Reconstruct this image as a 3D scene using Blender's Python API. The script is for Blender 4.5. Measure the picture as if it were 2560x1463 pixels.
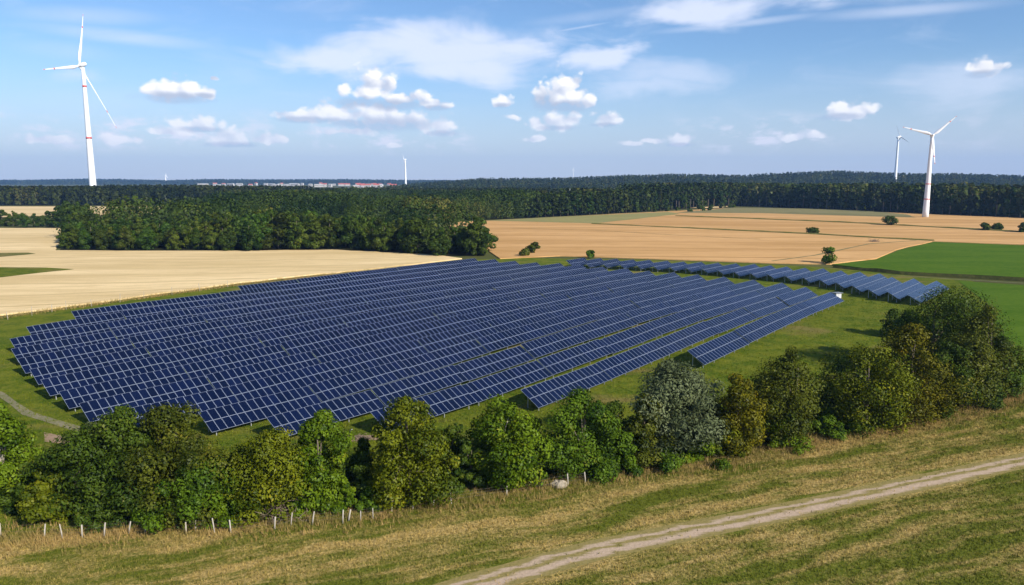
import bpy, math, random
import numpy as np
from mathutils import Matrix, Vector
for _o in list(bpy.data.objects): bpy.data.objects.remove(_o)
SC = bpy.context.scene
COL = SC.collection
R = math.radians
random.seed(7)

# ------------------------------------------------------------------ camera
F = 1850.0; PITCH = math.atan(281.5 / F); H = 30.0
cam_d = bpy.data.cameras.new('camera'); cam = bpy.data.objects.new('camera', cam_d); COL.objects.link(cam)
cam_d.sensor_width = 36.0; cam_d.lens = F / 2560.0 * 36.0
cam_d.clip_start = 0.5; cam_d.clip_end = 40000.0
cam.location = (0, 0, H); cam.rotation_euler = (R(90) - PITCH, 0, 0)
SC.camera = cam
CS, SN = math.cos(PITCH), math.sin(PITCH)

# ------------------------------------------------------------------ sun, exposure
SUN_AZ, SUN_EL = R(-43), R(31)          # azimuth from +X, elevation
SKY_STRENGTH = 0.086
SUN_STRENGTH = 4.8
sun_d = bpy.data.lights.new('sun', 'SUN'); sun = bpy.data.objects.new('sun', sun_d); COL.objects.link(sun)
sun_d.energy = SUN_STRENGTH; sun_d.angle = R(0.53); sun_d.color = (1.0, 0.93, 0.82)
SUNV = Vector((math.cos(SUN_EL) * math.cos(SUN_AZ), math.cos(SUN_EL) * math.sin(SUN_AZ), math.sin(SUN_EL)))
sun.rotation_euler = SUNV.to_track_quat('Z', 'Y').to_euler()
sun.location = SUNV * 300
vs = SC.view_settings
SC.display_settings.display_device = 'sRGB'
vs.view_transform = 'Standard'; vs.look = 'None'; vs.gamma = 1.0; vs.exposure = 0.52
vs.use_curve_mapping = False
SC.cycles.max_bounces = 5; SC.cycles.diffuse_bounces = 2; SC.cycles.glossy_bounces = 2
SC.cycles.transmission_bounces = 3; SC.cycles.transparent_max_bounces = 4
SC.cycles.use_denoising = True

# ------------------------------------------------------------------ node helper
class NT:
    def __init__(s, tree):
        s.t = tree; s.n = tree.nodes; s.l = tree.links
    def put(s, sock, v):
        if v is None: return
        if isinstance(v, bpy.types.NodeSocket): s.l.new(v, sock)
        else:
            try: sock.default_value = v
            except Exception:
                sock.default_value = (v[0], v[1], v[2], 1.0)
    def node(s, typ, **kw):
        n = s.n.new(typ)
        for k, v in kw.items(): setattr(n, k, v)
        return n
    def math(s, op, a, b=None, c=None, clamp=False):
        n = s.node('ShaderNodeMath', operation=op); n.use_clamp = clamp
        for i, v in enumerate((a, b, c)): s.put(n.inputs[i], v) if v is not None else None
        return n.outputs[0]
    def vec(s, op, a, b=None, c=None):
        n = s.node('ShaderNodeVectorMath', operation=op)
        for i, v in enumerate((a, b, c)): s.put(n.inputs[i], v) if v is not None else None
        return n.outputs['Value'] if op in ('LENGTH', 'DOT_PRODUCT') else n.outputs[0]
    def mix(s, f, a, b):
        n = s.node('ShaderNodeMix', data_type='RGBA')
        s.put(n.inputs['Factor'], f)
        s.put([i for i in n.inputs if i.name == 'A' and i.type == 'RGBA'][0], a)
        s.put([i for i in n.inputs if i.name == 'B' and i.type == 'RGBA'][0], b)
        return [o for o in n.outputs if o.type == 'RGBA'][0]
    def smooth(s, x, lo, hi, a=0.0, b=1.0):
        n = s.node('ShaderNodeMapRange', interpolation_type='SMOOTHSTEP')
        s.put(n.inputs['Value'], x); s.put(n.inputs['From Min'], lo); s.put(n.inputs['From Max'], hi)
        s.put(n.inputs['To Min'], a); s.put(n.inputs['To Max'], b)
        return n.outputs[0]
    def noise(s, v, scale, detail=3, rough=0.55, dist=0.0, col=False):
        n = s.node('ShaderNodeTexNoise')
        if v is not None: s.put(n.inputs['Vector'], v)
        n.inputs['Scale'].default_value = scale; n.inputs['Detail'].default_value = detail
        n.inputs['Roughness'].default_value = rough; n.inputs['Distortion'].default_value = dist
        return n.outputs['Color' if col else 'Fac']
    def comb(s, x, y, z):
        n = s.node('ShaderNodeCombineXYZ')
        for i, v in enumerate((x, y, z)): s.put(n.inputs[i], v)
        return n.outputs[0]
    def sep(s, v):
        n = s.node('ShaderNodeSeparateXYZ'); s.put(n.inputs[0], v); return n.outputs
    def mapping(s, v, rz=0.0, sc=(1, 1, 1)):
        n = s.node('ShaderNodeMapping'); s.put(n.inputs[0], v)
        n.inputs['Rotation'].default_value = (0, 0, rz); n.inputs['Scale'].default_value = sc
        return n.outputs[0]

# ------------------------------------------------------------------ world: Nishita sky with clouds placed by direction
W = bpy.data.worlds.new('World'); SC.world = W; W.use_nodes = True
def pdir(px, py):
    u = (px - 1280) / F; v = -(py - 731.5) / F
    d = np.array([u, CS + v * SN, -SN + v * CS]); d /= np.linalg.norm(d)
    return math.atan2(d[0], d[1]), math.asin(d[2])
def build_world():
    t = W.node_tree
    for n in list(t.nodes): t.nodes.remove(n)
    g = NT(t)
    out = g.node('ShaderNodeOutputWorld'); bg = g.node('ShaderNodeBackground')
    t.links.new(bg.outputs[0], out.inputs[0])
    sky = g.node('ShaderNodeTexSky', sky_type='NISHITA')
    sky.sun_disc = False; sky.sun_elevation = SUN_EL; sky.sun_rotation = R(90) - SUN_AZ
    sky.altitude = 100.0; sky.air_density = 1.0; sky.dust_density = 0.3; sky.ozone_density = 3.0
    d = g.node('ShaderNodeTexCoord').outputs['Generated']
    x, y, z = g.sep(d)
    az = g.math('ARCTAN2', x, y); el = g.math('ARCSINE', z)
    P = g.comb(az, el, 0.0)
    # soft warp for ragged edges
    nz = g.noise(g.mapping(P, 0, (1, 1.25, 1)), 38.0, 6, 0.62)
    nzc = g.math('SUBTRACT', nz, 0.5)
    S = 1.0 / F
    def warp(v, sc, amp, det):
        n = g.vec('SUBTRACT', g.noise(v, sc, det, 0.55, col=True), (0.5, 0.5, 0.5))
        return g.vec('ADD', v, g.vec('MULTIPLY', n, amp))
    PV = warp(g.mapping(P, 0, (1, 1, 1)), 7.0, (0.22, 0.07, 0), 4)
    PC = warp(P, 30.0, (0.030, 0.012, 0), 2)
    def field(puffs, flat=1.35, grow=1.0, P=P):
        acc = None
        for (px, py, a, b) in puffs:
            cx, cy = pdir(px, py); a *= S * grow; b *= S * grow
            v = g.vec('MULTIPLY_ADD', P, (1 / a, 1 / b, 0), (-cx / a, -cy / b, 0))
            if flat: v = g.vec('MAXIMUM', v, g.vec('MULTIPLY', v, (1, -flat, 0)))
            l = g.vec('LENGTH', v)
            acc = l if acc is None else g.math('MINIMUM', acc, l)
        return g.math('SUBTRACT', 1.0, acc)
    big = [(400, 222, 42, 26), (432, 222, 38, 32), (470, 228, 46, 28), (508, 232, 26, 20),
           (905, 232, 52, 22), (930, 215, 36, 44), (965, 222, 40, 36), (1010, 245, 60, 20), (1080, 262, 48, 12),
           (1362, 238, 26, 28), (1405, 228, 44, 48), (1420, 212, 34, 30), (1440, 240, 44, 34), (1468, 250, 26, 20),
           (780, 280, 40, 26), (815, 272, 36, 28), (865, 290, 60, 24), (935, 288, 70, 30), (1000, 300, 62, 24), (740, 292, 60, 12),
           (1098, 315, 42, 34), (1395, 305, 46, 28), (1345, 310, 30, 18), (1512, 302, 38, 20), (1255, 252, 24, 18), (1275, 296, 22, 10),
           (2125, 280, 54, 22), (2095, 280, 34, 20), (2462, 174, 28, 20), (495, 310, 50, 20), (418, 333, 34, 14), (472, 332, 34, 13),
           (575, 345, 60, 20), (672, 350, 40, 14), (1700, 350, 36, 20), (1640, 352, 40, 10), (1580, 358, 30, 9),
           (1988, 344, 26, 11), (2052, 338, 24, 10), (1338, 348, 34, 9), (300, 352, 40, 14), (110, 352, 60, 12), (540, 198, 14, 8),
           (860, 333, 90, 10), (985, 365, 18, 7)]
    Fc = field(big, 1.45, 1.12, PC)
    def voro(v, sc):
        n = g.node('ShaderNodeTexVoronoi', feature='SMOOTH_F1', voronoi_dimensions='2D'); g.put(n.inputs['Vector'], v); n.inputs['Scale'].default_value = sc
        n.inputs['Smoothness'].default_value = 0.35; return n.outputs['Distance']
    PB = warp(g.mapping(P, 0, (1, 1.2, 1)), 45.0, (0.022, 0.018, 0), 3)
    v1 = voro(PB, 42.0); v2 = voro(PB, 95.0)
    dens = g.math('ADD', Fc, g.math('ADD', g.math('MULTIPLY_ADD', v1, -0.85, 0.40), g.math('MULTIPLY_ADD', v2, -0.50, 0.22)))
    dens = g.math('ADD', dens, g.math('MULTIPLY', nzc, 0.9))
    a_c = g.smooth(dens, 0.02, 0.58)
    # grey blue bellies of the bigger clouds
    sh = field([(440, 246, 92, 15), (510, 240, 30, 9), (900, 256, 60, 15), (985, 262, 85, 15), (1090, 270, 45, 9), (1410, 266, 84, 16), (1358, 254, 36, 24), (960, 312, 130, 20), (780, 300, 100, 9), (880, 308, 70, 12),
                (2105, 292, 62, 9), (1105, 334, 46, 9), (500, 324, 54, 8), (2450, 186, 34, 9), (575, 362, 66, 8), (1395, 320, 52, 8), (1512, 312, 40, 7), (1250, 264, 24, 7), (1700, 362, 40, 6)], 0)
    a_sh = g.smooth(g.math('ADD', sh, g.math('MULTIPLY', nzc, 1.3)), -0.3, 0.75)
    a_base = g.math('MULTIPLY', g.smooth(g.math('ADD', sh, g.math('MULTIPLY', nzc, 1.0)), -0.1, 0.6), 0.55)
    # sunward relief
    v1b = voro(g.vec('ADD', PB, (0.0055, 0.0075, 0)), 42.0)
    relief = g.math('MULTIPLY_ADD', g.math('SUBTRACT', v1b, v1), 1.5, 0.62, clamp=True)
    relief = g.math('ADD', relief, g.math('MULTIPLY', nzc, 0.8), clamp=True)
    # small fair weather puffs low over the horizon
    low = g.noise(g.mapping(P, 0, (1.0, 2.6, 1)), 26.0, 6, 0.6)
    band = g.math('MULTIPLY', g.smooth(el, 0.028, 0.045), g.smooth(el, 0.062, 0.092, 1.0, 0.0))
    wide = g.smooth(g.noise(P, 5.0, 1), 0.38, 0.62)
    a_low = g.math('MULTIPLY', g.math('MULTIPLY', g.smooth(low, 0.47, 0.68), band), g.math('MULTIPLY', wide, 0.75))
    # high ice cloud: veil, anvil and streaks
    wisp = g.noise(g.mapping(P, R(-8), (0.7, 2.6, 1)), 9.0, 7, 0.62, 0.6)
    veil = field([(1130, 135, 340, 72), (1040, 118, 220, 60), (1290, 128, 170, 46), (1130, 150, 260, 60), (860, 150, 200, 34), (1180, 185, 210, 34), (1790, 22, 200, 44), (1700, 40, 190, 26), (1490, 150, 80, 30)], 0, 1.12, PV)
    faint = field([(1680, 190, 130, 34), (1620, 220, 190, 24), (2480, 205, 170, 50), (240, 185, 70, 22)], 0, 1.12, PV)
    a_f = g.math('MULTIPLY', g.smooth(g.math('ADD', faint, g.math('MULTIPLY', g.math('SUBTRACT', wisp, 0.5), 2.6)), -0.2, 1.1), 0.46)
    a_v = g.math('MULTIPLY', g.smooth(g.math('ADD', veil, g.math('MULTIPLY', g.math('SUBTRACT', wisp, 0.5), 1.9)), -0.12, 0.8), 0.80)
    streak = None
    for (x0, y0, x1, y1, wd, k) in [(40, 60, 560, 118, 22, .42), (560, 118, 800, 165, 16, .25), (0, 30, 420, 45, 26, .32), (1620, 82, 2080, 32, 12, .5), (2000, 45, 2560, 2, 18, .4),
                                    (1360, 84, 1530, 55, 4, .35), (1290, 62, 1700, 10, 18, .22), (0, 110, 300, 140, 26, .2), (0, 250, 500, 240, 40, .12)]:
        (ax, ay), (bx, by) = pdir(x0, y0), pdir(x1, y1)
        L = math.hypot(bx - ax, by - ay); th = math.atan2(by - ay, bx - ax)
        mx, my = (ax + bx) / 2, (ay + by) / 2
        v = g.vec('MULTIPLY_ADD', P, (1, 1, 0), (-mx, -my, 0))
        v = g.vec('MULTIPLY', g.mapping(v, -th, (1, 1, 1)), (1 / (L * 0.62), 1 / (wd * S), 0))
        s_ = g.math('MULTIPLY', g.smooth(g.vec('LENGTH', v), 0.1, 1.0, 1.0, 0.0), k)
        streak = s_ if streak is None else g.math('MAXIMUM', streak, s_)
    a_st = g.math('MULTIPLY', streak, g.smooth(wisp, 0.3, 0.62, 0.55, 1.0))
    thin = g.math('MULTIPLY', g.smooth(wisp, 0.45, 0.75), g.smooth(el, 0.03, 0.2, 0.05, 0.22))
    a_hi = g.math('MAXIMUM', g.math('MAXIMUM', a_v, a_f), g.math('MAXIMUM', a_st, thin))
    skyc = g.vec('SCALE', sky.outputs[0]); skyc.node.inputs['Scale'].default_value = SKY_STRENGTH
    skyc = g.vec('MULTIPLY', skyc, (0.85, 0.99, 1.16))
    # pale summer air low over the horizon
    skyc = g.mix(g.smooth(el, -0.02, 0.17, 0.85, 0.0), skyc, (0.435, 0.48, 0.575, 1))
    c = g.mix(a_hi, skyc, (0.64, 0.68, 0.80, 1))
    c = g.mix(a_low, c, (0.66, 0.66, 0.76, 1))
    c = g.mix(a_base, c, (0.315, 0.40, 0.55, 1))
    lit = g.mix(relief, (0.44, 0.49, 0.60, 1), (0.86, 0.84, 0.83, 1))
    cc = g.mix(g.math('MULTIPLY', a_sh, 0.9), lit, (0.325, 0.385, 0.50, 1))
    # clouds pale into the air towards the horizon
    cc = g.mix(g.smooth(el, 0.03, 0.13, 0.5, 0.0), cc, (0.62, 0.63, 0.74, 1))
    c = g.mix(g.math('MULTIPLY', a_c, g.smooth(el, 0.03, 0.13, 0.72, 1.0)), c, cc)
    t.links.new(c, bg.inputs['Color']); bg.inputs['Strength'].default_value = 1.0
build_world()
W.cycles.sampling_method = 'MANUAL'; W.cycles.sample_map_resolution = 512

# ------------------------------------------------------------------ picture <-> ground, terrain
def hgt(x, y):
    t = min(max((y - 90) / 65.0, 0), 1)
    return 1.9 * t * t * (3 - 2 * t)
YB = [60 + 2.5 * i for i in range(40)]
def at(px, py, z=0.0):
    u = (px - 1280) / F; v = -(py - 731.5) / F
    d = (u, CS + v * SN, -SN + v * CS); zz = z; x = y = 0
    for _ in range(40):
        t = (zz - H) / d[2]; x, y = d[0] * t, d[1] * t
        zz = .5 * zz + .5 * (z + hgt(x, y))
    return x, y
def depth(x, y, z=0): return y * CS - (z - H) * SN
def z_at(y, py):
    k = (731.5 - py) / F
    return y * (k * CS - SN) / (CS + k * SN) + H
def x_at(y, z, px): return (px - 1280) / F * depth(0, y, z)

# ------------------------------------------------------------------ object helpers
def tag(o, label=None, cat=None, group=None, kind=None):
    if label: o['label'] = label
    if cat: o['category'] = cat
    if group: o['group'] = group
    if kind: o['kind'] = kind
    return o
def empty(name, loc=(0, 0, 0), rz=0.0):
    o = bpy.data.objects.new(name, None); COL.objects.link(o)
    o.location = loc; o.rotation_euler = (0, 0, rz); o.empty_display_size = 0.5
    return o
class MB:
    def __init__(s): s.v = []; s.f = []; s.m = []; s.sm = []
    def face(s, pts, mi=0, sm=False):
        b = len(s.v); s.v += [tuple(p) for p in pts]; s.f.append(tuple(range(b, b + len(pts)))); s.m.append(mi); s.sm.append(sm)
    def box(s, c, d, mi=0, M=None):
        x, y, z = c; a, b, e = d[0] / 2, d[1] / 2, d[2] / 2
        P = [Vector((x + i * a, y + j * b, z + k * e)) for i in (-1, 1) for j in (-1, 1) for k in (-1, 1)]
        if M is not None: P = [M @ p for p in P]
        b0 = len(s.v); s.v += [tuple(p) for p in P]
        for q in ((0, 1, 3, 2), (4, 6, 7, 5), (0, 4, 5, 1), (2, 3, 7, 6), (0, 2, 6, 4), (1, 5, 7, 3)):
            s.f.append(tuple(b0 + i for i in q)); s.m.append(mi); s.sm.append(False)
    def tube(s, pts, rad, n=8, mi=0, caps=True, sm=True):
        pts = [Vector(p) for p in pts]; rings = []
        for i, p in enumerate(pts):
            d = (pts[min(i + 1, len(pts) - 1)] - pts[max(i - 1, 0)]).normalized()
            a = d.cross(Vector((0, 0, 1)) if abs(d.z) < .9 else Vector((1, 0, 0))).normalized(); b = d.cross(a)
            r = rad[i] if hasattr(rad, '__len__') else rad
            b0 = len(s.v)
            s.v += [tuple(p + (a * math.cos(k * 2 * math.pi / n) + b * math.sin(k * 2 * math.pi / n)) * r) for k in range(n)]
            rings.append(b0)
        for i in range(len(rings) - 1):
            for k in range(n):
                s.f.append((rings[i] + k, rings[i] + (k + 1) % n, rings[i + 1] + (k + 1) % n, rings[i + 1] + k)); s.m.append(mi); s.sm.append(sm)
        if caps:
            s.f.append(tuple(rings[0] + k for k in range(n))[::-1]); s.m.append(mi); s.sm.append(False)
            s.f.append(tuple(rings[-1] + k for k in range(n))); s.m.append(mi); s.sm.append(False)
    def mesh(s, name, mats):
        me = bpy.data.meshes.new(name); me.from_pydata(s.v, [], s.f)
        for m in (mats if isinstance(mats, (list, tuple)) else [mats]): me.materials.append(m)
        me.polygons.foreach_set('material_index', s.m); me.polygons.foreach_set('use_smooth', s.sm)
        me.update(); return me
    def obj(s, name, mats, parent=None):
        return link(name, s.mesh(name, mats), parent)
def link(name, me, parent=None):
    o = bpy.data.objects.new(name, me); COL.objects.link(o)
    if parent: o.parent = parent
    return o
def copy_tree(o, parent=None):
    c = o.copy(); COL.objects.link(c)
    if parent: c.parent = parent
    for ch in list(o.children): copy_tree(ch, c)
    return c
def np_mesh(name, V, Q, mats, tint=None, mi=None, smooth=False):
    """V (n,3), Q (m,k) faces of equal size"""
    me = bpy.data.meshes.new(name); m, k = Q.shape
    me.vertices.add(len(V)); me.vertices.foreach_set('co', V.astype(np.float32).ravel())
    me.loops.add(m * k); me.loops.foreach_set('vertex_index', Q.astype(np.int32).ravel())
    me.polygons.add(m); me.polygons.foreach_set('loop_start', np.arange(0, m * k, k, dtype=np.int32))
    for x in (mats if isinstance(mats, (list, tuple)) else [mats]): me.materials.append(x)
    if mi is not None: me.polygons.foreach_set('material_index', mi.astype(np.int32))
    if tint is not None:
        a = me.attributes.new('tint', 'FLOAT', 'FACE'); a.data.foreach_set('value', tint.astype(np.float32))
    me.update(calc_edges=True); me.validate()
    return me

# ------------------------------------------------------------------ materials
def new_mat(name):
    m = bpy.data.materials.new(name); m.use_nodes = True
    g = NT(m.node_tree); b = m.node_tree.nodes['Principled BSDF']
    b.inputs['Specular IOR Level'].default_value = 0.02
    return m, g, b
def objco(g): return g.node('ShaderNodeTexCoord').outputs['Object']
def bump(g, b, h, dist, strength=0.6):
    n = g.node('ShaderNodeBump'); n.inputs['Distance'].default_value = dist; n.inputs['Strength'].default_value = strength
    g.put(n.inputs['Height'], h); g.l.new(n.outputs[0], b.inputs['Normal'])
def simple(name, col, rough=0.6, metal=0.0, var=0.12, scale=3.0, spec=0.3):
    m, g, b = new_mat(name); co = objco(g); n = g.noise(co, scale, 4)
    c0 = tuple(min(1, c * (1 - var)) for c in col) + (1,); c1 = tuple(min(1, c * (1 + var)) for c in col) + (1,)
    g.put(b.inputs['Base Color'], g.mix(n, c0, c1)); b.inputs['Roughness'].default_value = rough; b.inputs['Metallic'].default_value = metal
    b.inputs['Specular IOR Level'].default_value = spec
    return m

def meadow_mat(name, bright=1.0):
    m, g, b = new_mat(name); co = objco(g)
    al = g.mapping(co, R(-21), (1, 1, 1))
    wob = g.vec('ADD', al, g.vec('SCALE', g.noise(al, 0.05, 2, col=True)))
    wob.node.inputs[1].links[0].from_node.inputs['Scale'].default_value = 7.0
    band = g.noise(g.vec('MULTIPLY', wob, (0.022, 0.50, 0.5)), 1.0, 3, 0.6)
    patch = g.noise(g.vec('MULTIPLY', al, (0.22, 0.6, 0.5)), 1.0, 4, 0.65)
    fine = g.noise(co, 3.4, 5, 0.8)
    f = g.math('ADD', g.math('MULTIPLY', band, 1.1), g.math('ADD', g.math('MULTIPLY', patch, 0.55), g.math('MULTIPLY', fine, 0.35)))
    f = g.smooth(g.math('ADD', f, g.math('MULTIPLY', g.math('SUBTRACT', g.noise(co, 0.035, 2), 0.5), 0.5)), 0.86, 1.20)
    fs = g.smooth(fine, 0.26, 0.74)
    green = g.mix(fs, (0.050 * bright, 0.068 * bright, 0.008, 1), (0.135 * bright, 0.142 * bright, 0.026, 1))
    dry = g.mix(fs, (0.155 * bright, 0.112 * bright, 0.036, 1), (0.47 * bright, 0.335 * bright, 0.165, 1))
    g.put(b.inputs['Base Color'], g.mix(f, green, dry)); b.inputs['Roughness'].default_value = 0.95
    bump(g, b, g.noise(co, 5.0, 4, 0.7), 0.25, 0.8)
    return m
M_MEADOW = meadow_mat('meadow_grass', 1.28)
M_TUFT = meadow_mat('meadow_blades', 1.45)

def grass_mat(name, c0, c1, c2, big=0.06, fine=1.5, bmp=0.3, scl=(1, 1, 1), rz=0.0, dark=None):
    m, g, b = new_mat(name); co = g.mapping(objco(g), rz, scl)
    n1 = g.noise(co, big, 4, 0.6); n2 = g.noise(co, fine, 5, 0.7)
    c = g.mix(g.smooth(n1, 0.35, 0.65), c0 + (1,), c1 + (1,))
    c = g.mix(g.smooth(n2, 0.4, 0.75), c, c2 + (1,))
    g.put(b.inputs['Base Color'], c); b.inputs['Roughness'].default_value = 0.95
    bump(g, b, n2, bmp, 0.7)
    return m
def lush_mat(name, k):
    m, g, b = new_mat(name); co = objco(g)
    n0 = g.noise(g.mapping(co, R(-48), (1, 2.2, 1)), 0.055, 4, 0.62); n1 = g.noise(co, 0.30, 4, 0.65); n2 = g.noise(co, 2.2, 5, 0.72)
    c = g.mix(g.smooth(n1, 0.36, 0.64), (0.060 * k, 0.102 * k, 0.007, 1), (0.135 * k, 0.155 * k, 0.014, 1))
    c = g.mix(g.math('MULTIPLY', g.smooth(n2, 0.42, 0.75), 0.7), c, (0.20 * k, 0.20 * k, 0.028, 1))
    c = g.mix(g.math('MULTIPLY', g.smooth(n0, 0.52, 0.70), 0.75), c, (0.21 * k, 0.165 * k, 0.055, 1))
    g.put(b.inputs['Base Color'], c); b.inputs['Roughness'].default_value = 0.95
    bump(g, b, n2, 0.35, 0.9)
    return m
M_SOLARGRASS = lush_mat('solar_field_grass', 1.0)
M_SOLARBLADE = lush_mat('solar_field_blades', 1.15)
M_GREENCROP = grass_mat('green_crop', (0.050, 0.108, 0.006), (0.072, 0.132, 0.009), (0.100, 0.158, 0.016), 0.03, 0.55, 0.3, (1, 3.5, 1), R(-12))
M_FARGROUND = grass_mat('far_ground', (0.06, 0.075, 0.02), (0.13, 0.12, 0.04), (0.09, 0.09, 0.03), 0.004, 0.05, 0.1)
M_FALLOW = grass_mat('fallow', (0.19, 0.18, 0.075), (0.25, 0.215, 0.10), (0.16, 0.15, 0.07), 0.02, 0.3, 0.2, (1, 3, 1))
M_PALEGREEN = grass_mat('pale_green_crop', (0.26, 0.24, 0.09), (0.30, 0.26, 0.10), (0.22, 0.21, 0.08), 0.02, 0.3, 0.2, (1, 3, 1))
M_VERGE = grass_mat('verge_grass', (0.12, 0.13, 0.03), (0.22, 0.18, 0.06), (0.08, 0.09, 0.02), 0.08, 0.9)
M_DRYBLADE = grass_mat('dry_blades', (0.34, 0.22, 0.075), (0.17, 0.15, 0.030), (0.46, 0.33, 0.14), 0.28, 2.5)

def wheat_mat(name, c0, c1, rz, tram=0.055):
    m, g, b = new_mat(name); co = objco(g); al = g.mapping(co, rz, (1, 1, 1))
    n1 = g.noise(g.vec('MULTIPLY', al, (0.006, 0.035, 1)), 1.0, 5, 0.62)
    n2 = g.noise(g.vec('MULTIPLY', al, (0.08, 0.55, 1)), 1.0, 4, 0.7)
    n3 = g.noise(co, 0.9, 4, 0.75)
    c = g.mix(g.smooth(n1, 0.34, 0.64), tuple(v * .88 for v in c0) + (1,), tuple(v * 1.04 for v in c1) + (1,))
    c = g.mix(g.math('MULTIPLY', g.smooth(n2, 0.42, 0.75), 0.62), c, (c0[0] * .62, c0[1] * .60, c0[2] * .55, 1))
    c = g.mix(g.math('MULTIPLY', n3, 0.35), c, (c1[0] * 1.1, c1[1] * 1.1, c1[2] * 1.05, 1))
    # sprayer tramlines
    y = g.sep(g.vec('ADD', al, g.vec('SCALE', g.noise(al, 0.012, 1, col=True))))[1]
    y.node.inputs[0].links[0].from_node.inputs[1].links[0].from_node.inputs['Scale'].default_value = 22.0
    w = g.math('ABSOLUTE', g.math('SUBTRACT', g.math('FRACT', g.math('MULTIPLY', y, tram)), 0.5))
    tr = g.math('MULTIPLY', g.smooth(w, 0.0, 0.06, 1.0, 0.0), g.smooth(n1, 0.38, 0.58, 0.18, 0.7))
    c = g.mix(tr, c, (c0[0] * .6, c0[1] * .58, c0[2] * .5, 1))
    g.put(b.inputs['Base Color'], c); b.inputs['Roughness'].default_value = 0.9
    bump(g, b, n3, 0.35, 0.7)
    return m
M_WHEAT = wheat_mat('ripe_wheat', (0.635, 0.46, 0.215), (0.76, 0.575, 0.31), R(-9))
M_STUBBLE = wheat_mat('stubble', (0.505, 0.285, 0.103), (0.60, 0.355, 0.150), R(4), 0.03)

def track_mat():
    m, g, b = new_mat('sandy_track')
    at_ = g.node('ShaderNodeAttribute', attribute_name='across').outputs['Fac']      # -1 .. 1 over the width
    co = objco(g); al = g.mapping(co, R(-22), (0.25, 1.2, 1)); n = g.noise(al, 0.8, 5, 0.7); fine = g.noise(co, 4.0, 4, 0.7)
    a = g.math('ADD', at_, g.math('MULTIPLY', g.math('SUBTRACT', n, 0.5), 1.15))
    r1 = g.smooth(g.math('ABSOLUTE', g.math('SUBTRACT', a, 0.42)), 0.06, 0.26, 1, 0)
    r2 = g.smooth(g.math('ABSOLUTE', g.math('ADD', a, 0.36)), 0.12, 0.42, 1, 0)
    rut = g.math('MAXIMUM', g.math('MULTIPLY', r1, .9), r2)
    sand = g.mix(fine, (0.30, 0.21, 0.135, 1), (0.60, 0.46, 0.335, 1))
    gr = g.mix(fine, (0.13, 0.125, 0.03, 1), (0.36, 0.27, 0.11, 1))
    g.put(b.inputs['Base Color'], g.mix(rut, gr, sand)); b.inputs['Roughness'].default_value = 0.95
    bump(g, b, fine, 0.08, 0.7)
    return m
M_TRACK = track_mat()
M_PATH = grass_mat('gravel_path', (0.19, 0.17, 0.10), (0.24, 0.21, 0.13), (0.13, 0.14, 0.05), 0.3, 2.0, 0.05)
M_SOIL = grass_mat('bare_soil', (0.30, 0.20, 0.13), (0.36, 0.26, 0.17), (0.2, 0.15, 0.08), 0.3, 2.0, 0.05)
M_FLOOR_SHADE = grass_mat('forest_floor_shade', (0.016, 0.020, 0.007), (0.024, 0.026, 0.010), (0.03, 0.028, 0.012), 0.05, 0.5)  # woodland ground, with the shade between crowns put into its dark colour
M_DITCH = grass_mat('ditch_growth', (0.028, 0.035, 0.010), (0.045, 0.05, 0.015), (0.07, 0.065, 0.02), 0.1, 0.8)

def leaf_mat(name, dark, light, accent, trans=0.14, objvar=0.0):
    m = bpy.data.materials.new(name); m.use_nodes = True; g = NT(m.node_tree)
    for n in list(m.node_tree.nodes): m.node_tree.nodes.remove(n)
    out = g.node('ShaderNodeOutputMaterial')
    tint = g.node('ShaderNodeAttribute', attribute_name='tint').outputs['Fac']
    rnd = g.node('ShaderNodeObjectInfo').outputs['Random']
    c = g.mix(g.smooth(tint, 0.0, 0.8), dark + (1,), light + (1,))
    c = g.mix(g.smooth(tint, 0.82, 1.0), c, accent + (1,))
    if objvar:
        n = g.node('ShaderNodeHueSaturation'); g.put(n.inputs['Color'], c)
        g.put(n.inputs['Value'], g.math('MULTIPLY_ADD', rnd, objvar, 1 - objvar * .5))
        g.put(n.inputs['Hue'], g.math('MULTIPLY_ADD', g.math('FRACT', g.math('MULTIPLY', rnd, 7.3)), 0.05, 0.47))
        c = n.outputs[0]
    df = g.node('ShaderNodeBsdfDiffuse'); tr = g.node('ShaderNodeBsdfTranslucent'); gl = g.node('ShaderNodeBsdfGlossy')
    gl.inputs['Roughness'].default_value = 0.45; gl.inputs['Color'].default_value = (.8, .85, .8, 1)
    g.put(df.inputs['Color'], c); g.put(tr.inputs['Color'], c)
    mx = g.node('ShaderNodeMixShader'); mx.inputs[0].default_value = trans
    g.l.new(df.outputs[0], mx.inputs[1]); g.l.new(tr.outputs[0], mx.inputs[2])
    m2 = g.node('ShaderNodeMixShader'); m2.inputs[0].default_value = 0.008
    g.l.new(mx.outputs[0], m2.inputs[1]); g.l.new(gl.outputs[0], m2.inputs[2])
    g.l.new(m2.outputs[0], out.inputs[0])
    return m
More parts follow.
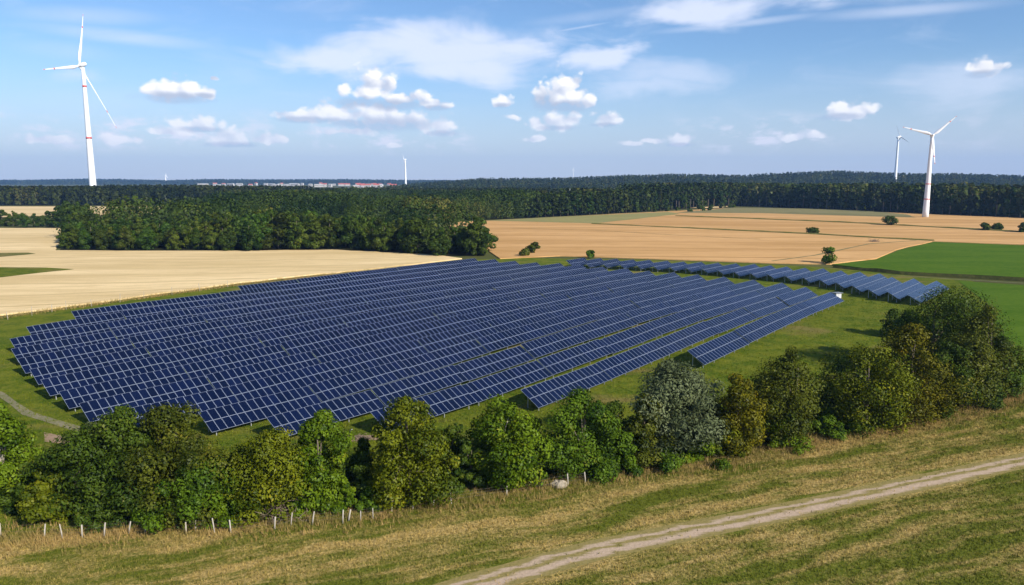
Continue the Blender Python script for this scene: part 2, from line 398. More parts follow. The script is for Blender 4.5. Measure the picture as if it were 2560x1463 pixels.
LEAF = {
 'bright': leaf_mat('leaf_bright_green', (0.022, 0.050, 0.002), (0.105, 0.160, 0.006), (0.18, 0.19, 0.010), 0.08),
 'green': leaf_mat('leaf_mid_green', (0.016, 0.040, 0.003), (0.082, 0.138, 0.007), (0.13, 0.15, 0.012), 0.08),
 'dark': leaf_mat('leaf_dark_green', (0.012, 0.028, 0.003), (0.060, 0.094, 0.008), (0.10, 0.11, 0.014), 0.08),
 'yellow': leaf_mat('leaf_yellow_green', (0.026, 0.044, 0.002), (0.124, 0.140, 0.006), (0.22, 0.18, 0.007), 0.08),
 'amber': leaf_mat('leaf_amber', (0.030, 0.038, 0.002), (0.135, 0.122, 0.005), (0.23, 0.140, 0.007), 0.08),
 'olive': leaf_mat('leaf_olive', (0.017, 0.028, 0.003), (0.086, 0.098, 0.008), (0.13, 0.115, 0.014), 0.08),
 'silver': leaf_mat('leaf_silver', (0.030, 0.042, 0.015), (0.118, 0.142, 0.062), (0.20, 0.21, 0.105), 0.08),
 'wood': leaf_mat('leaf_woodland', (0.015, 0.034, 0.003), (0.056, 0.088, 0.008), (0.115, 0.120, 0.012), 0.12, 0.9),
 'mid': leaf_mat('leaf_mid_wood', (0.012, 0.027, 0.003), (0.046, 0.070, 0.008), (0.105, 0.100, 0.014), 0.1),
 'far': leaf_mat('leaf_far_wood', (0.011, 0.025, 0.003), (0.036, 0.058, 0.008), (0.070, 0.076, 0.014), 0.1, 0.5),
}
M_BARK = simple('bark', (0.13, 0.105, 0.075), 0.9, var=0.35, scale=6)
M_PALEBARK = simple('pale_bark', (0.5, 0.44, 0.34), 0.85, var=0.35, scale=5)
M_POST = simple('weathered_post', (0.40, 0.36, 0.30), 0.85, var=0.3, scale=5)
M_WIRE = simple('fence_wire', (0.16, 0.15, 0.14), 0.5, 0.6)
M_TURB = simple('turbine_white', (0.82, 0.83, 0.84), 0.45, var=0.04, scale=0.05)
M_RED = simple('turbine_red', (0.60, 0.13, 0.12), 0.5, var=0.08)
M_TGREY = simple('turbine_grey', (0.16, 0.17, 0.19), 0.5)
M_STEEL = simple('galvanised_steel', (0.42, 0.43, 0.45), 0.5, 0.5, var=0.15)
M_FRAME = simple('module_frame', (0.205, 0.24, 0.315), 0.5, 0.0, var=0.06, spec=0.3)
M_BACK = simple('module_back', (0.07, 0.07, 0.075), 0.7)
M_STONE = simple('pale_stone', (0.30, 0.255, 0.19), 0.9, var=0.25, scale=2)
M_TWIG = simple('dead_twigs', (0.20, 0.15, 0.11), 0.95, var=0.4, scale=8)
M_CAB = simple('cabinet_paint', (0.26, 0.27, 0.27), 0.5, var=0.05)
M_CABROOF = simple('cabinet_roof', (0.20, 0.22, 0.23), 0.6)
M_HWALL = simple('house_wall', (0.46, 0.44, 0.42), 0.8, var=0.06, scale=.3)
M_HROOF = simple('house_roof', (0.42, 0.11, 0.08), 0.8, var=0.15, scale=.3)
M_HGREY = simple('house_grey_roof', (0.55, 0.55, 0.56), 0.7, var=0.1, scale=.3)
M_PANE = simple('window_dark', (0.03, 0.035, 0.04), 0.2)
def glass_mat():
    m, g, b = new_mat('solar_glass'); co = objco(g)
    rnd = g.node('ShaderNodeObjectInfo').outputs['Random']
    n = g.noise(co, 0.6, 3)
    v = g.math('ADD', g.math('MULTIPLY', rnd, 0.75), g.math('MULTIPLY', n, 0.3))
    # silicon cells with thin pale seams
    cx, cy, cz = g.sep(co)
    g.put(b.inputs['Base Color'], g.mix(v, (0.0012, 0.0028, 0.014, 1), (0.0032, 0.0068, 0.034, 1)))
    g.put(b.inputs['Roughness'], g.math('MULTIPLY_ADD', n, 0.10, 0.06))
    b.inputs['Specular IOR Level'].default_value = 0.72; b.inputs['IOR'].default_value = 1.5
    b.inputs['Specular Tint'].default_value = (0.62, 0.84, 1.0, 1)
    return m
M_GLASS = glass_mat()

# ------------------------------------------------------------------ ground sheets
def clip_poly(pts, ylo, yhi):
    def cut(P, y0, keep_above):
        o = []
        for i in range(len(P)):
            a, b = P[i], P[(i + 1) % len(P)]
            ia = (a[1] >= y0) == keep_above or a[1] == y0; ib = (b[1] >= y0) == keep_above or b[1] == y0
            if ia: o.append(a)
            if ia != ib and a[1] != b[1]:
                t = (y0 - a[1]) / (b[1] - a[1]); o.append((a[0] + t * (b[0] - a[0]), y0))
        return o
    P = pts
    if ylo is not None: P = cut(P, ylo, True)
    if yhi is not None and P: P = cut(P, yhi, False)
    return P
def sheet(name, pts, off, mat, skirt=0.0, kind='structure'):
    """a sheet over the terrain with outline pts (ground coordinates)"""
    from mathutils.geometry import tessellate_polygon
    mb = MB()
    tris = [[pts[i] for i in t] for t in tessellate_polygon([[Vector((p[0], p[1], 0)) for p in pts]])]
    ys = [None] + YB + [None]
    for T in tris:
        lo, hi = min(p[1] for p in T), max(p[1] for p in T)
        for a, b in zip(ys[:-1], ys[1:]):
            if (a is not None and a > hi) or (b is not None and b < lo): continue
            P = clip_poly(T, a, b)
            if len(P) >= 3:
                ar = sum(P[i][0] * P[(i + 1) % len(P)][1] - P[(i + 1) % len(P)][0] * P[i][1] for i in range(len(P)))
                if abs(ar) < 1e-6: continue
                if ar < 0: P = P[::-1]
                mb.face([(x, y, hgt(x, y) + off) for x, y in P])
    if skirt:
        n = len(pts)
        for i in range(n):
            a, b = pts[i], pts[(i + 1) % n]
            k = 6
            for j in range(k):
                p = [a[q] + (b[q] - a[q]) * j / k for q in (0, 1)]; r = [a[q] + (b[q] - a[q]) * (j + 1) / k for q in (0, 1)]
                mb.face([(p[0], p[1], hgt(*p) + off - skirt), (r[0], r[1], hgt(*r) + off - skirt), (r[0], r[1], hgt(*r) + off), (p[0], p[1], hgt(*p) + off)])
    o = mb.obj(name, mat); tag(o, kind=kind); return o
def wob(pts, amp, step, seed):
    """subdivide an outline and shake it a little so that no field edge is ruler straight"""
    r = random.Random(seed); o = []
    n = len(pts)
    for i in range(n):
        a, b = pts[i], pts[(i + 1) % n]; L = math.hypot(b[0] - a[0], b[1] - a[1]); k = max(1, min(60, int(L / step)))
        for j in range(k):
            t = j / k; o.append((a[0] + (b[0] - a[0]) * t + (r.uniform(-amp, amp) if j else 0), a[1] + (b[1] - a[1]) * t + (r.uniform(-amp, amp) if j else 0)))
    return o
A = lambda L: [at(*q) for q in L]
# base ground: one sheet reaching the horizon
sheet('ground', [(-8000, -300), (8000, -300), (8000, 8000), (-8000, 8000)], -0.02, M_FARGROUND)
hedge_line = A([(-260, 1352), (0, 1340), (200, 1330), (400, 1318), (620, 1305), (860, 1285), (1080, 1258), (1280, 1222), (1560, 1182), (1800, 1146), (2030, 1098), (2250, 1062), (2500, 1000), (2620, 960)])
sf_left = A([(-260, 1000), (-120, 835), (0, 797), (180, 771), (600, 713), (1030, 667), (1150, 651), (1300, 645), (1600, 650), (1900, 660), (2090, 671), (2250, 687), (2420, 700), (2480, 720), (2560, 900)])
sheet('solar_field_grass', [(p[0], p[1]) for p in hedge_line] + sf_left[::-1], 0.03, M_SOLARGRASS)
sheet('meadow', [(-140, 20), (160, 20), (160, 140)] + hedge_line[::-1], 0.05, M_MEADOW)
# wheat on the left, in front of and beside the grove
sheet('wheat_field', wob(A([(-500, 868), (0, 790), (180, 766), (600, 708), (1030, 663), (1155, 648), (1100, 640), (830, 626), (620, 628), (140, 628), (150, 600), (200, 572)]) + [(-700, 455), (-700, 180)], 1.0, 5, 3), 0.34, M_WHEAT, 0.4)
sheet('grass_strip', A([(-120, 668), (0, 671), (110, 672), (186, 676), (100, 685), (0, 697), (-150, 706)]), 0.38, M_SOLARGRASS)
sheet('grass_strip', A([(-60, 636), (0, 635), (70, 634), (90, 637), (0, 645), (-60, 650)]), 0.38, M_VERGE)
# stubble and fallow land on the right
sheet('stubble_field', wob(A([(1250, 648), (1118, 568), (1150, 556), (1340, 546), (1670, 529), (1840, 520), (2200, 531), (2560, 546), (2900, 560), (2900, 640), (2560, 613), (2330, 605), (2240, 626), (2190, 648), (2075, 662), (1900, 658), (1600, 647), (1400, 641)]), .7, 14, 5), 0.30, M_STUBBLE, 0.35)
sheet('pale_green_field', wob(A([(1215, 553), (1340, 546), (1670, 531), (1700, 536), (1490, 560)]), .8, 16, 6), 0.36, M_PALEGREEN)
sheet('fallow_field', wob(A([(1690, 533), (1835, 520), (2120, 524), (2265, 537), (2290, 545), (2200, 543), (1900, 534)]), .8, 16, 8), 0.36, M_FALLOW)
def ribbon(name, line, width, off, mat, seed=1, across=False, kind='structure', rise=0.0):
    r = random.Random(seed); pts = []
    for i in range(len(line) - 1):
        a, b = line[i], line[i + 1]; k = max(2, int(math.hypot(b[0] - a[0], b[1] - a[1]) / (2.0 if across else 6)))
        k = min(k, 60)
        for j in range(k): pts.append((a[0] + (b[0] - a[0]) * j / k, a[1] + (b[1] - a[1]) * j / k))
    pts.append(line[-1])
    mb = MB(); prev = None; vals = []
    cols = 8 if across else 2
    for i, p in enumerate(pts):
        q = pts[min(i + 1, len(pts) - 1)]; o = pts[max(i - 1, 0)]
        d = Vector((q[0] - o[0], q[1] - o[1])).normalized(); n = Vector((-d.y, d.x))
        w = width / 2 * (1 + (r.uniform(-.25, .25) if not across else 0))
        row = []
        for c in range(cols + 1):
            t = -1 + 2 * c / cols; x, y = p[0] + n.x * w * t, p[1] + n.y * w * t
            zb = rise * (1 - abs(t)) * r.uniform(.6, 1.2) if rise else 0
            row.append(((x, y, hgt(x, y) + off + zb), t))
        if prev:
            for c in range(cols):
                mb.face([prev[c + 1][0], prev[c][0], row[c][0], row[c + 1][0]][::-1]); vals.append((prev[c + 1][1], prev[c][1], row[c][1], row[c + 1][1])[::-1])
        prev = row
    o = mb.obj(name, mat)
    if across:
        a = o.data.attributes.new('across', 'FLOAT', 'POINT'); a.data.foreach_set('value', np.array(vals, dtype=np.float32).ravel())
    tag(o, kind=kind); return o
ribbon('grass_verge', A([(1480, 561), (1700, 571), (2050, 588), (2200, 597), (2335, 604)]), 2.2, 0.40, M_VERGE, 1, rise=.5)
ribbon('grass_verge', A([(1690, 541), (1900, 549), (2100, 557), (2235, 564), (2400, 573), (2560, 582)]), 3.0, 0.40, M_VERGE, 2, rise=.6)
ribbon('grass_verge', A([(1280, 572), (1500, 578), (1700, 590), (1900, 600)]), 0.7, 0.36, M_VERGE, 5)
ribbon('field_track', A([(1930, 655), (2040, 640), (2170, 612), (2290, 603)]), 1.2, 0.345, M_FALLOW, 4)
sheet('green_field', wob(A([(2080, 664), (2190, 652), (2245, 629), (2335, 607), (2560, 616), (2900, 632), (2900, 740), (2560, 697), (2250, 684)]), .3, 10, 9), 0.45, M_GREENCROP, 0.5)
ribbon('ditch', A([(2085, 669), (2250, 686), (2400, 694), (2560, 703), (2800, 718)]), 2.2, 0.08, M_DITCH, 3, rise=.9)
ribbon('field_path', A([(2200, 687), (2400, 700), (2560, 709), (2800, 724)]), 0.9, 0.09, M_PATH, 3)
sheet('green_meadow', A([(2395, 703), (2560, 714), (2900, 735), (2900, 1000), (2640, 985), (2555, 985), (2500, 900), (2470, 760)]), 0.10, M_GREENCROP)
# far wheat seen through the gaps of the wood
sheet('far_wheat_field', [at(-500, 517), at(490, 517), at(520, 535), at(80, 542), at(-500, 560)], 0.4, M_WHEAT)
sheet('far_wheat_field', A([(1575, 522), (1800, 521), (1830, 516), (1760, 512), (1560, 515)]), 0.5, M_WHEAT)
sheet('far_wheat_field', A([(2140, 523), (2225, 525), (2225, 514), (2140, 513)]), 0.5, M_PALEGREEN)
# dirt track through the meadow, path along the panels
ribbon('dirt_track', [(-120, 2), (-70, 21)] + A([(700, 1640), (900, 1556), (1170, 1468), (1280, 1436), (1500, 1374), (2000, 1273), (2560, 1153), (2800, 1098)]) + [(100, 99), (150, 124)], 3.1, 0.075, M_TRACK, 4, across=True)
ribbon('gravel_path', A([(-150, 930), (0, 985), (70, 1035), (190, 1072), (330, 1090)]), 1.2, 0.06, M_PATH, 6)
sheet('bare_soil', A([(110, 1082), (150, 1090), (185, 1098), (175, 1112), (112, 1106)]), 0.07, M_SOIL)
sheet('bare_soil', A([(850, 1092), (960, 1088), (970, 1100), (860, 1106)]), 0.07, M_SOIL)

# ------------------------------------------------------------------ foliage
def leaf_quads(C, N, S, rng, aspect=1.6):
    n = len(C)
    t = rng.normal(size=(n, 3)); t -= (t * N).sum(1)[:, None] * N; t /= np.linalg.norm(t, axis=1)[:, None] + 1e-9
    b = np.cross(N, t); S = S[:, None]
    V = np.empty((n, 4, 3)); k = rng.uniform(.7, 1.1, (n, 1))
    V[:, 0] = C - t * S * aspect * .5; V[:, 1] = C + b * S * .5 * k - t * S * .1 + N * S * .12
    V[:, 2] = C + t * S * aspect * .5; V[:, 3] = C - b * S * .5 * k - t * S * .05 + N * S * .12
    return V.reshape(-1, 3), np.arange(n * 4).reshape(n, 4)
def crown_arrays(rng, h, w, bottom, prof, npuff, nleaf, leaf, asp=1.6, ragged=0.25, updroop=0.25, lobes=True):
    """leaf clumps round puff centres spread through the crown's volume; prof(t) half-width 0..1 over height"""
    nl = int(rng.integers(3, 6)); la = rng.uniform(0, 6.283, nl); lr = w * rng.uniform(.10, .27, nl); lr[0] *= .4
    lh = rng.uniform(.62, .95, nl); lh[0] = 1.0; lw = rng.uniform(.5, .72, nl); li = rng.integers(0, nl, npuff)
    t = rng.uniform(0.04, 0.97, npuff); t[:2] = (.93, .85); li = np.where(rng.uniform(size=npuff) < .34, 0, li); li[:2] = 0
    if not lobes: li[:] = 0; lw[0] = .9; lr[0] = 0
    pr = np.array([prof(x) for x in t]); ang = rng.uniform(0, 2 * np.pi, npuff)
    rr = np.sqrt(rng.uniform(.12, 1, npuff)) * pr * w / 2 * lw[li]
    pc = np.stack([np.cos(la[li]) * lr[li] + np.cos(ang) * rr, np.sin(la[li]) * lr[li] + np.sin(ang) * rr, bottom + t * (h * lh[li] - bottom)], 1)
    rp = w * rng.uniform(.065, .165, npuff) * (.55 + .45 * pr)
    rp *= 1 + ragged * rng.normal(size=npuff)
    if not lobes: rp *= 1.8
    rp = np.clip(rp, w * .05, w * .3)
    pc[:, 2] = np.minimum(pc[:, 2], h - rp * .8); pc[:, 2] = np.maximum(pc[:, 2], bottom + rp * .5)
    wt = rp ** 2; idx = rng.choice(npuff, nleaf, p=wt / wt.sum())
    d = rng.normal(size=(nleaf, 3)); d /= np.linalg.norm(d, axis=1)[:, None]
    rad = rp[idx] * (0.55 + 0.5 * np.sqrt(rng.uniform(size=nleaf)) + .10 * rng.normal(size=nleaf))
    # each puff is itself broken into sprays
    C = pc[idx] + d * rad[:, None] * np.array([1, 1, .82])
    N = d * 0.9 + rng.normal(size=(nleaf, 3)) * .30 + np.array([0, 0, updroop]); N /= np.linalg.norm(N, axis=1)[:, None]
    S = leaf * rng.uniform(.6, 1.35, nleaf)
    base = rng.uniform(0, 1, npuff)
    tint = np.clip(.6 * base[idx] + .4 * rng.uniform(0, 1, nleaf), 0, 1)
    return C, N, S, tint, pc
P_ROUND = lambda t: max(.18, (1 - abs(2 * t - .85) ** 2.4 / 1.6)) if t < .97 else .15
P_OVAL = lambda t: max(.15, 1 - abs(1.9 * t - .8) ** 2.2)
P_BUSH = lambda t: max(.2, 1 - t ** 2.2)
P_CONE = lambda t: max(.06, 1.02 - t) if t > .12 else .6
P_PINE = lambda t: max(.2, 1 - abs(2 * t - 1) ** 2.5)
def limb_mesh(rng, name, h, w, bottom, pc, r0, mat, lean=(0, 0), nl=7):
    mb = MB(); top = h * .8
    pts = [(lean[0] * s + rng.normal() * .06 * h * .3 * (0 < s < 1), lean[1] * s + rng.normal() * .05 * h * .3 * (0 < s < 1), -0.3 + s * (top + .3)) for s in (0, .2, .45, .7, 1)]
    mb.tube(pts, [r0 * 1.25, r0, r0 * .75, r0 * .5, r0 * .18], 7)
    ids = rng.permutation(len(pc))[:nl]
    for i in ids:
        q = pc[i]; s = rng.uniform(.25, .6); a = Vector(pts[1]).lerp(Vector(pts[3]), s); b = Vector(q); m = a.lerp(b, .5) + Vector((0, 0, .08 * h))
        mb.tube([a, m, b], [r0 * .42, r0 * .28, r0 * .08], 5, caps=False)
    return mb.mesh(name, mat)
def tree_meshes(seed, h, w, bottom, prof, npuff, nleaf, leaf, lm, bark=None, r0=None, **kw):
    rng = np.random.default_rng(seed); lean = kw.pop('lean', (0, 0))
    C, N, S, tint, pc = crown_arrays(rng, h, w, bottom, prof, npuff, nleaf, leaf, **kw)
    V, Q = leaf_quads(C, N, S, rng, kw.get('asp', 1.6))
    return np_mesh('crown', V, Q, lm, tint), limb_mesh(rng, 'trunk', h, w, bottom, pc, r0 or h * .022, bark or M_BARK, lean)
def tree(name, label, cat, seed, x, y, h, w, bottom, prof, npuff, nleaf, leaf, lm, group=None, z=None, **kw):
    c, t = tree_meshes(seed, h, w, bottom, prof, npuff, nleaf, leaf, lm, **kw)
    e = empty(name, (x, y, hgt(x, y) if z is None else z)); tag(e, label, cat, group)
    link('crown', c, e); link('trunk', t, e); return e
def px_tree(name, label, cat, seed, px, basepy, toppy, wpx, prof, leafmat, npuff=46, nleaf=8000, leaf=.30, bottom=.25, group=None, **kw):
    x, y = at(px, basepy); g = hgt(x, y); h = z_at(y, toppy) - g; w = wpx * 1.2 * depth(x, y, g + h * .5) / F
    if nleaf > 1500: nleaf = int(nleaf * 2.5); npuff = int(npuff * 1.9); leaf *= .60
    return tree(name, label, cat, seed, x, y, h, w, bottom, prof, npuff, nleaf, leaf, LEAF[leafmat], group, **kw)

HG = 'trees of the hedge in front of the solar field'
px_tree('broadleaf_tree', 'bright green tree with bent pale trunk at left edge of the hedge', 'tree', 11, 18, 1262, 1003, 185, P_OVAL, 'bright', bottom=1.9, group=HG, bark=M_PALEBARK, lean=(-1.0, .3), r0=.22)
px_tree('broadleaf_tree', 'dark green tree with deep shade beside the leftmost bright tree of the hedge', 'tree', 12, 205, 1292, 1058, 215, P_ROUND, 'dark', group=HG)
px_tree('broadleaf_tree', 'tall dark green tree overlapping the panels, left end of the hedge', 'tree', 13, 318, 1280, 1008, 210, P_OVAL, 'dark', 56, 10500, group=HG)
px_tree('broadleaf_tree', 'broad dark olive tree with bare twigs, left part of the hedge', 'tree', 14, 455, 1282, 1018, 245, P_ROUND, 'olive', 60, 10500, group=HG)
px_tree('broadleaf_tree', 'mid green bushy tree low in front of the dark hedge trees', 'tree', 15, 500, 1302, 1140, 190, P_BUSH, 'green', 40, 7500, group=HG)
px_tree('broadleaf_tree', 'round yellow green tree with dead brown twigs at its foot', 'tree', 16, 690, 1282, 1078, 215, P_ROUND, 'yellow', 50, 9000, group=HG)
px_tree('broadleaf_tree', 'slim green tree with pointed top against the lowest panels', 'tree', 117, 800, 1270, 1030, 165, P_OVAL, 'bright', 48, 8500, group=HG)
px_tree('broadleaf_tree', 'tall yellow green tree with ragged top covering the second row end', 'tree', 18, 1022, 1252, 985, 225, P_OVAL, 'yellow', 58, 10500, group=HG)
px_tree('broadleaf_tree', 'round bright green tree with pale white trunk standing by itself', 'tree', 19, 1250, 1216, 1005, 195, P_OVAL, 'bright', 50, 9500, bottom=.7, group=HG, bark=M_PALEBARK)
px_tree('broadleaf_tree', 'dense deep green tree beside the silver willow', 'tree', 20, 1462, 1184, 972, 195, P_OVAL, 'green', 54, 9500, group=HG)
px_tree('willow_tree', 'big silver grey willow with feathery leaves in the hedge', 'tree', 21, 1690, 1128, 898, 225, P_ROUND, 'silver', 60, 12500, .26, group=HG, asp=2.6)
px_tree('broadleaf_tree', 'olive tree at the left foot of the silver willow', 'tree', 22, 1606, 1162, 985, 130, P_BUSH, 'olive', 40, 6500, group=HG)
px_tree('broadleaf_tree', 'amber green tree right of the silver willow', 'tree', 23, 1842, 1132, 932, 160, P_OVAL, 'amber', 44, 7500, group=HG)
px_tree('broadleaf_tree', 'dark olive tree between the amber and the golden hedge trees', 'tree', 24, 1985, 1100, 868, 205, P_OVAL, 'olive', 54, 9500, group=HG)
px_tree('broadleaf_tree', 'golden green rounded tree, right half of the hedge', 'tree', 25, 2160, 1078, 862, 215, P_ROUND, 'yellow', 54, 9500, group=HG)
px_tree('broadleaf_tree', 'amber tree with the most orange leaves in the hedge', 'tree', 26, 2272, 1050, 812, 205, P_OVAL, 'amber', 54, 9000, group=HG)
px_tree('broadleaf_tree', 'greyish olive tree behind the amber tree, right end of the hedge', 'tree', 27, 2415, 1018, 838, 185, P_ROUND, 'olive', 50, 8500, group=HG)
px_tree('broadleaf_tree', 'biggest dark green tree by the rightmost panels', 'tree', 28, 2325, 945, 712, 265, P_ROUND, 'dark', 64, 10500, group=HG)
px_tree('broadleaf_tree', 'olive green tree at the bright meadow, right end of the hedge', 'tree', 29, 2462, 985, 755, 150, P_OVAL, 'olive', 50, 8500, group=HG)
px_tree('broadleaf_tree', 'low dark green tree between the amber tree and the biggest dark tree', 'tree', 41, 2262, 905, 772, 130, P_BUSH, 'dark', 40, 6000, group=HG)
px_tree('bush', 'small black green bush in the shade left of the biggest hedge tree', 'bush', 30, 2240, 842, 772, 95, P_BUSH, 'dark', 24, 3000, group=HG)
px_tree('bush', 'light olive bush low at the left of the dark hedge trees', 'bush', 31, 128, 1298, 1172, 120, P_BUSH, 'yellow', 26, 4000, group=HG)
# low growth along the foot of the hedge
UG = 'bushes along the foot of the hedge'
for i, (px, py, wpx, hp, lm) in enumerate([(250, 1312, 130, 70, 'dark'), (395, 1308, 120, 90, 'green'), (575, 1300, 110, 100, 'bright'), (760, 1290, 110, 80, 'bright'), (860, 1275, 70, 80, 'bright'),
        (925, 1272, 80, 50, 'green'), (1115, 1240, 80, 110, 'dark'), (1180, 1222, 70, 120, 'dark'), (1330, 1205, 70, 60, 'dark'), (1500, 1190, 110, 55, 'green'), (1570, 1180, 80, 100, 'green'),
        (1675, 1165, 110, 50, 'green'), (1760, 1150, 100, 90, 'bright'), (1815, 1142, 90, 100, 'yellow'), (1930, 1118, 110, 120, 'bright'), (2060, 1092, 100, 50, 'green'),
        (2130, 1080, 90, 40, 'green'), (2210, 1064, 90, 60, 'green'), (2330, 1040, 90, 80, 'dark'), (2450, 1015, 100, 90, 'dark')]):
    near = {'dark': 'dark green', 'green': 'mid green', 'bright': 'fresh green', 'yellow': 'yellow green'}[lm]
    px_tree('bush', f'{near} bush at the foot of the hedge, {["first","second","third","fourth","fifth","sixth","seventh","eighth","ninth","tenth","eleventh","twelfth","thirteenth","fourteenth","fifteenth","sixteenth","seventeenth","eighteenth","nineteenth","twentieth"][i]} from the left', 'bush', 200 + i, px, py, py - hp, wpx, P_BUSH, lm, 22, 2600, .27, .05, UG)
FG = 'added dark filler bushes for shade behind the hedge trees'  # undergrowth added so the gaps between hedge trees look shaded
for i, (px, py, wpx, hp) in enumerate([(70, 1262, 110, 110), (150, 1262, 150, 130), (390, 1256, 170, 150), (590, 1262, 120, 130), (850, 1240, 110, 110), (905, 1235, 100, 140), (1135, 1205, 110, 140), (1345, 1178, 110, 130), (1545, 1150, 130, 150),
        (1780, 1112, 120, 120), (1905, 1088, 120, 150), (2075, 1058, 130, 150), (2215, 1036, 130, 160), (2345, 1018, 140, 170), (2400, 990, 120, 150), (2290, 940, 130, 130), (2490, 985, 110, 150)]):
    px_tree('bush', 'added dark filler bush standing in for shade behind the hedge trees', 'bush', 260 + i, px, py, py - hp, wpx, P_BUSH, 'dark', 26, 3600, .27, .05, FG)
px_tree('bush', 'grey twiggy shrub under the left end of the panels', 'bush', 240, 228, 1120, 1055, 70, P_BUSH, 'silver', 16, 900, .22, .05)
px_tree('bush', 'small round bush on the grass between two hedge trees', 'bush', 241, 1145, 1085, 1058, 36, P_BUSH, 'dark', 14, 700, .2, .05)
# lone trees and bushes out on the fields
for i, (px, py, top, wpx, lm, lab) in enumerate([
        (2072, 660, 619, 36, 'green', 'round dark tree at the corner of stubble and green field'),
        (2226, 564, 540, 24, 'dark', 'small dark tree on the upper grass verge left of the wind turbine'),
        (2033, 585, 569, 24, 'dark', 'round dark bush on the lower grass verge in the stubble'),
        (2462, 577, 557, 17, 'dark', 'dark bush on the verge, left one of the pair right of the turbine'),
        (2493, 577, 557, 18, 'dark', 'dark bush on the verge, right one of the pair right of the turbine'),
        (2558, 582, 556, 18, 'dark', 'dark bush cut by the right edge of the picture'),
        (1478, 646, 626, 17, 'green', 'tiny round tree just behind the far edge of the panels'),
        (1312, 641, 622, 20, 'olive', 'lowest bush of the three in a line behind the panels'),
        (1326, 634, 613, 20, 'olive', 'middle bush of the three in a line behind the panels'),
        (1341, 624, 606, 18, 'olive', 'highest bush of the three in a line behind the panels')]):
    x, y = at(px, py); s = depth(x, y) / 300
    px_tree('field_tree' if 'tree' in lab[:16] else 'field_bush', lab, 'tree' if 'tree' in lab[:16] else 'bush', 300 + i, px, py, top, wpx, P_ROUND, lm, 22, 900, .36 * s + .15, .5, 'lone trees and bushes on the fields', ragged=.4, lobes=False)

# woodland: prototypes for trees that share meshes
rngW = np.random.default_rng(99)
PROTO = {}
def proto(key, n, hs, ws, prof, npuff, nleaf, leaf, lm, bottom):
    L = []
    for i in range(n):
        h = rngW.uniform(*hs); w = rngW.uniform(*ws); rng = np.random.default_rng(1000 + i + len(key) * 77)
        C, N, S, tint, pc = crown_arrays(rng, h, w, bottom * h, prof, npuff, nleaf, leaf)
        V, Q = leaf_quads(C, N, S, rng)
        cm = np_mesh('crown', V, Q, LEAF[lm], tint)
        tb = MB(); tb.tube([(0, 0, -.3), (0.1, .1, h * .4), (.2, 0, h * .85)], [h * .02, h * .015, h * .005], 6)
        L.append((h, w, cm, tb.mesh('trunk', M_BARK)))
    PROTO[key] = L
proto('grove', 9, (12, 13), (10, 13), P_OVAL, 44, 4200, .52, 'wood', .05)
proto('tall', 5, (22, 24), (9, 11), P_OVAL, 36, 1500, 1.3, 'far', .10)
proto('pine', 4, (23, 25), (6, 7.5), P_PINE, 26, 1000, 1.2, 'far', .35)
def put_tree(key, name, label, cat, group, x, y, h, rnd):
    ph, pw, cm, tm = PROTO[key][rnd.randrange(len(PROTO[key]))]
    s = h / ph
    e = empty(name, (x, y, hgt(x, y)), rnd.uniform(0, 6.28)); k = s * rnd.uniform(.85, 1.2); e.scale = (k, k, s); tag(e, label, cat, group)
    link('crown', cm, e); link('trunk', tm, e)
def mass(name, pts, hs, key_leaf, seed, nq=(70, 90), leaf=1.6, wide=.42, mat='far', conifer=.3, zf=None):
    """a far wood that reads as one mass: leaf clumps of many crowns in one mesh"""
    rng = np.random.default_rng(seed); Vs = []; Qs = []; T = []; off = 0
    for i, (x, y) in enumerate(pts):
        h = hs(x, y) if callable(hs) else rng.uniform(*hs); n = int(rng.integers(*nq))
        con = rng.uniform() < conifer; w = h * wide * (0.55 if con else 1.0) * rng.uniform(.62, 1.4)
        t = rng.uniform(.08, 1, n); pr = (1.02 - t) ** .8 if con else np.sqrt(np.clip(1 - (1.7 * t - .75) ** 2, .02, 1))
        a = rng.uniform(0, 6.283, n); rr = pr * w * .5 * np.sqrt(rng.uniform(.3, 1, n))
        z0 = hgt(x, y) if zf is None else zf(x, y)
        C = np.stack([x + np.cos(a) * rr, y + np.sin(a) * rr, z0 + t * h * .97], 1)
        N = np.stack([np.cos(a) * pr, np.sin(a) * pr, .25 + .8 * (t - .35)], 1) + rng.normal(size=(n, 3)) * .22
        N /= np.linalg.norm(N, axis=1)[:, None]
        V, Q = leaf_quads(C, N, leaf * (h / 18) * rng.uniform(.7, 1.3, n), rng, 1.4)
        Vs.append(V); Qs.append(Q + off); off += len(V); T.append(np.clip(rng.uniform(0, 1) * .55 + .22 * math.sin(x / 41 + y / 57) + .18 * math.sin(x / 19 - y / 33) + rng.uniform(0, .42, n), 0, 1))
    o = link(name, np_mesh(name, np.concatenate(Vs), np.concatenate(Qs), LEAF[mat], np.concatenate(T)))
    tag(o, kind='stuff'); return o
def inside(p, poly):
    x, y = p; c = False; n = len(poly)
    for i in range(n):
        (x1, y1), (x2, y2) = poly[i], poly[(i + 1) % n]
        if (y1 > y) != (y2 > y) and x < (x2 - x1) * (y - y1) / (y2 - y1) + x1: c = not c
    return c
def scatter(poly, sp, seed):
    r = random.Random(seed); xs = [p[0] for p in poly]; ys = [p[1] for p in poly]; o = []
    y = min(ys); k = 0
    while y < max(ys):
        x = min(xs) + (k % 2) * sp * .5
        while x < max(xs):
            q = (x + r.uniform(-.38, .38) * sp, y + r.uniform(-.38, .38) * sp)
            if inside(q, poly): o.append(q)
            x += sp
        y += sp * .87; k += 1
    return o
rw = random.Random(5)
grove_front = A([(150, 628), (330, 629), (620, 629), (830, 625), (980, 632), (1100, 641), (1215, 640)])
grove_right = A([(1205, 622), (1125, 588), (1060, 572), (1100, 560), (1150, 552)])
grove_left = A([(175, 598), (215, 575)])
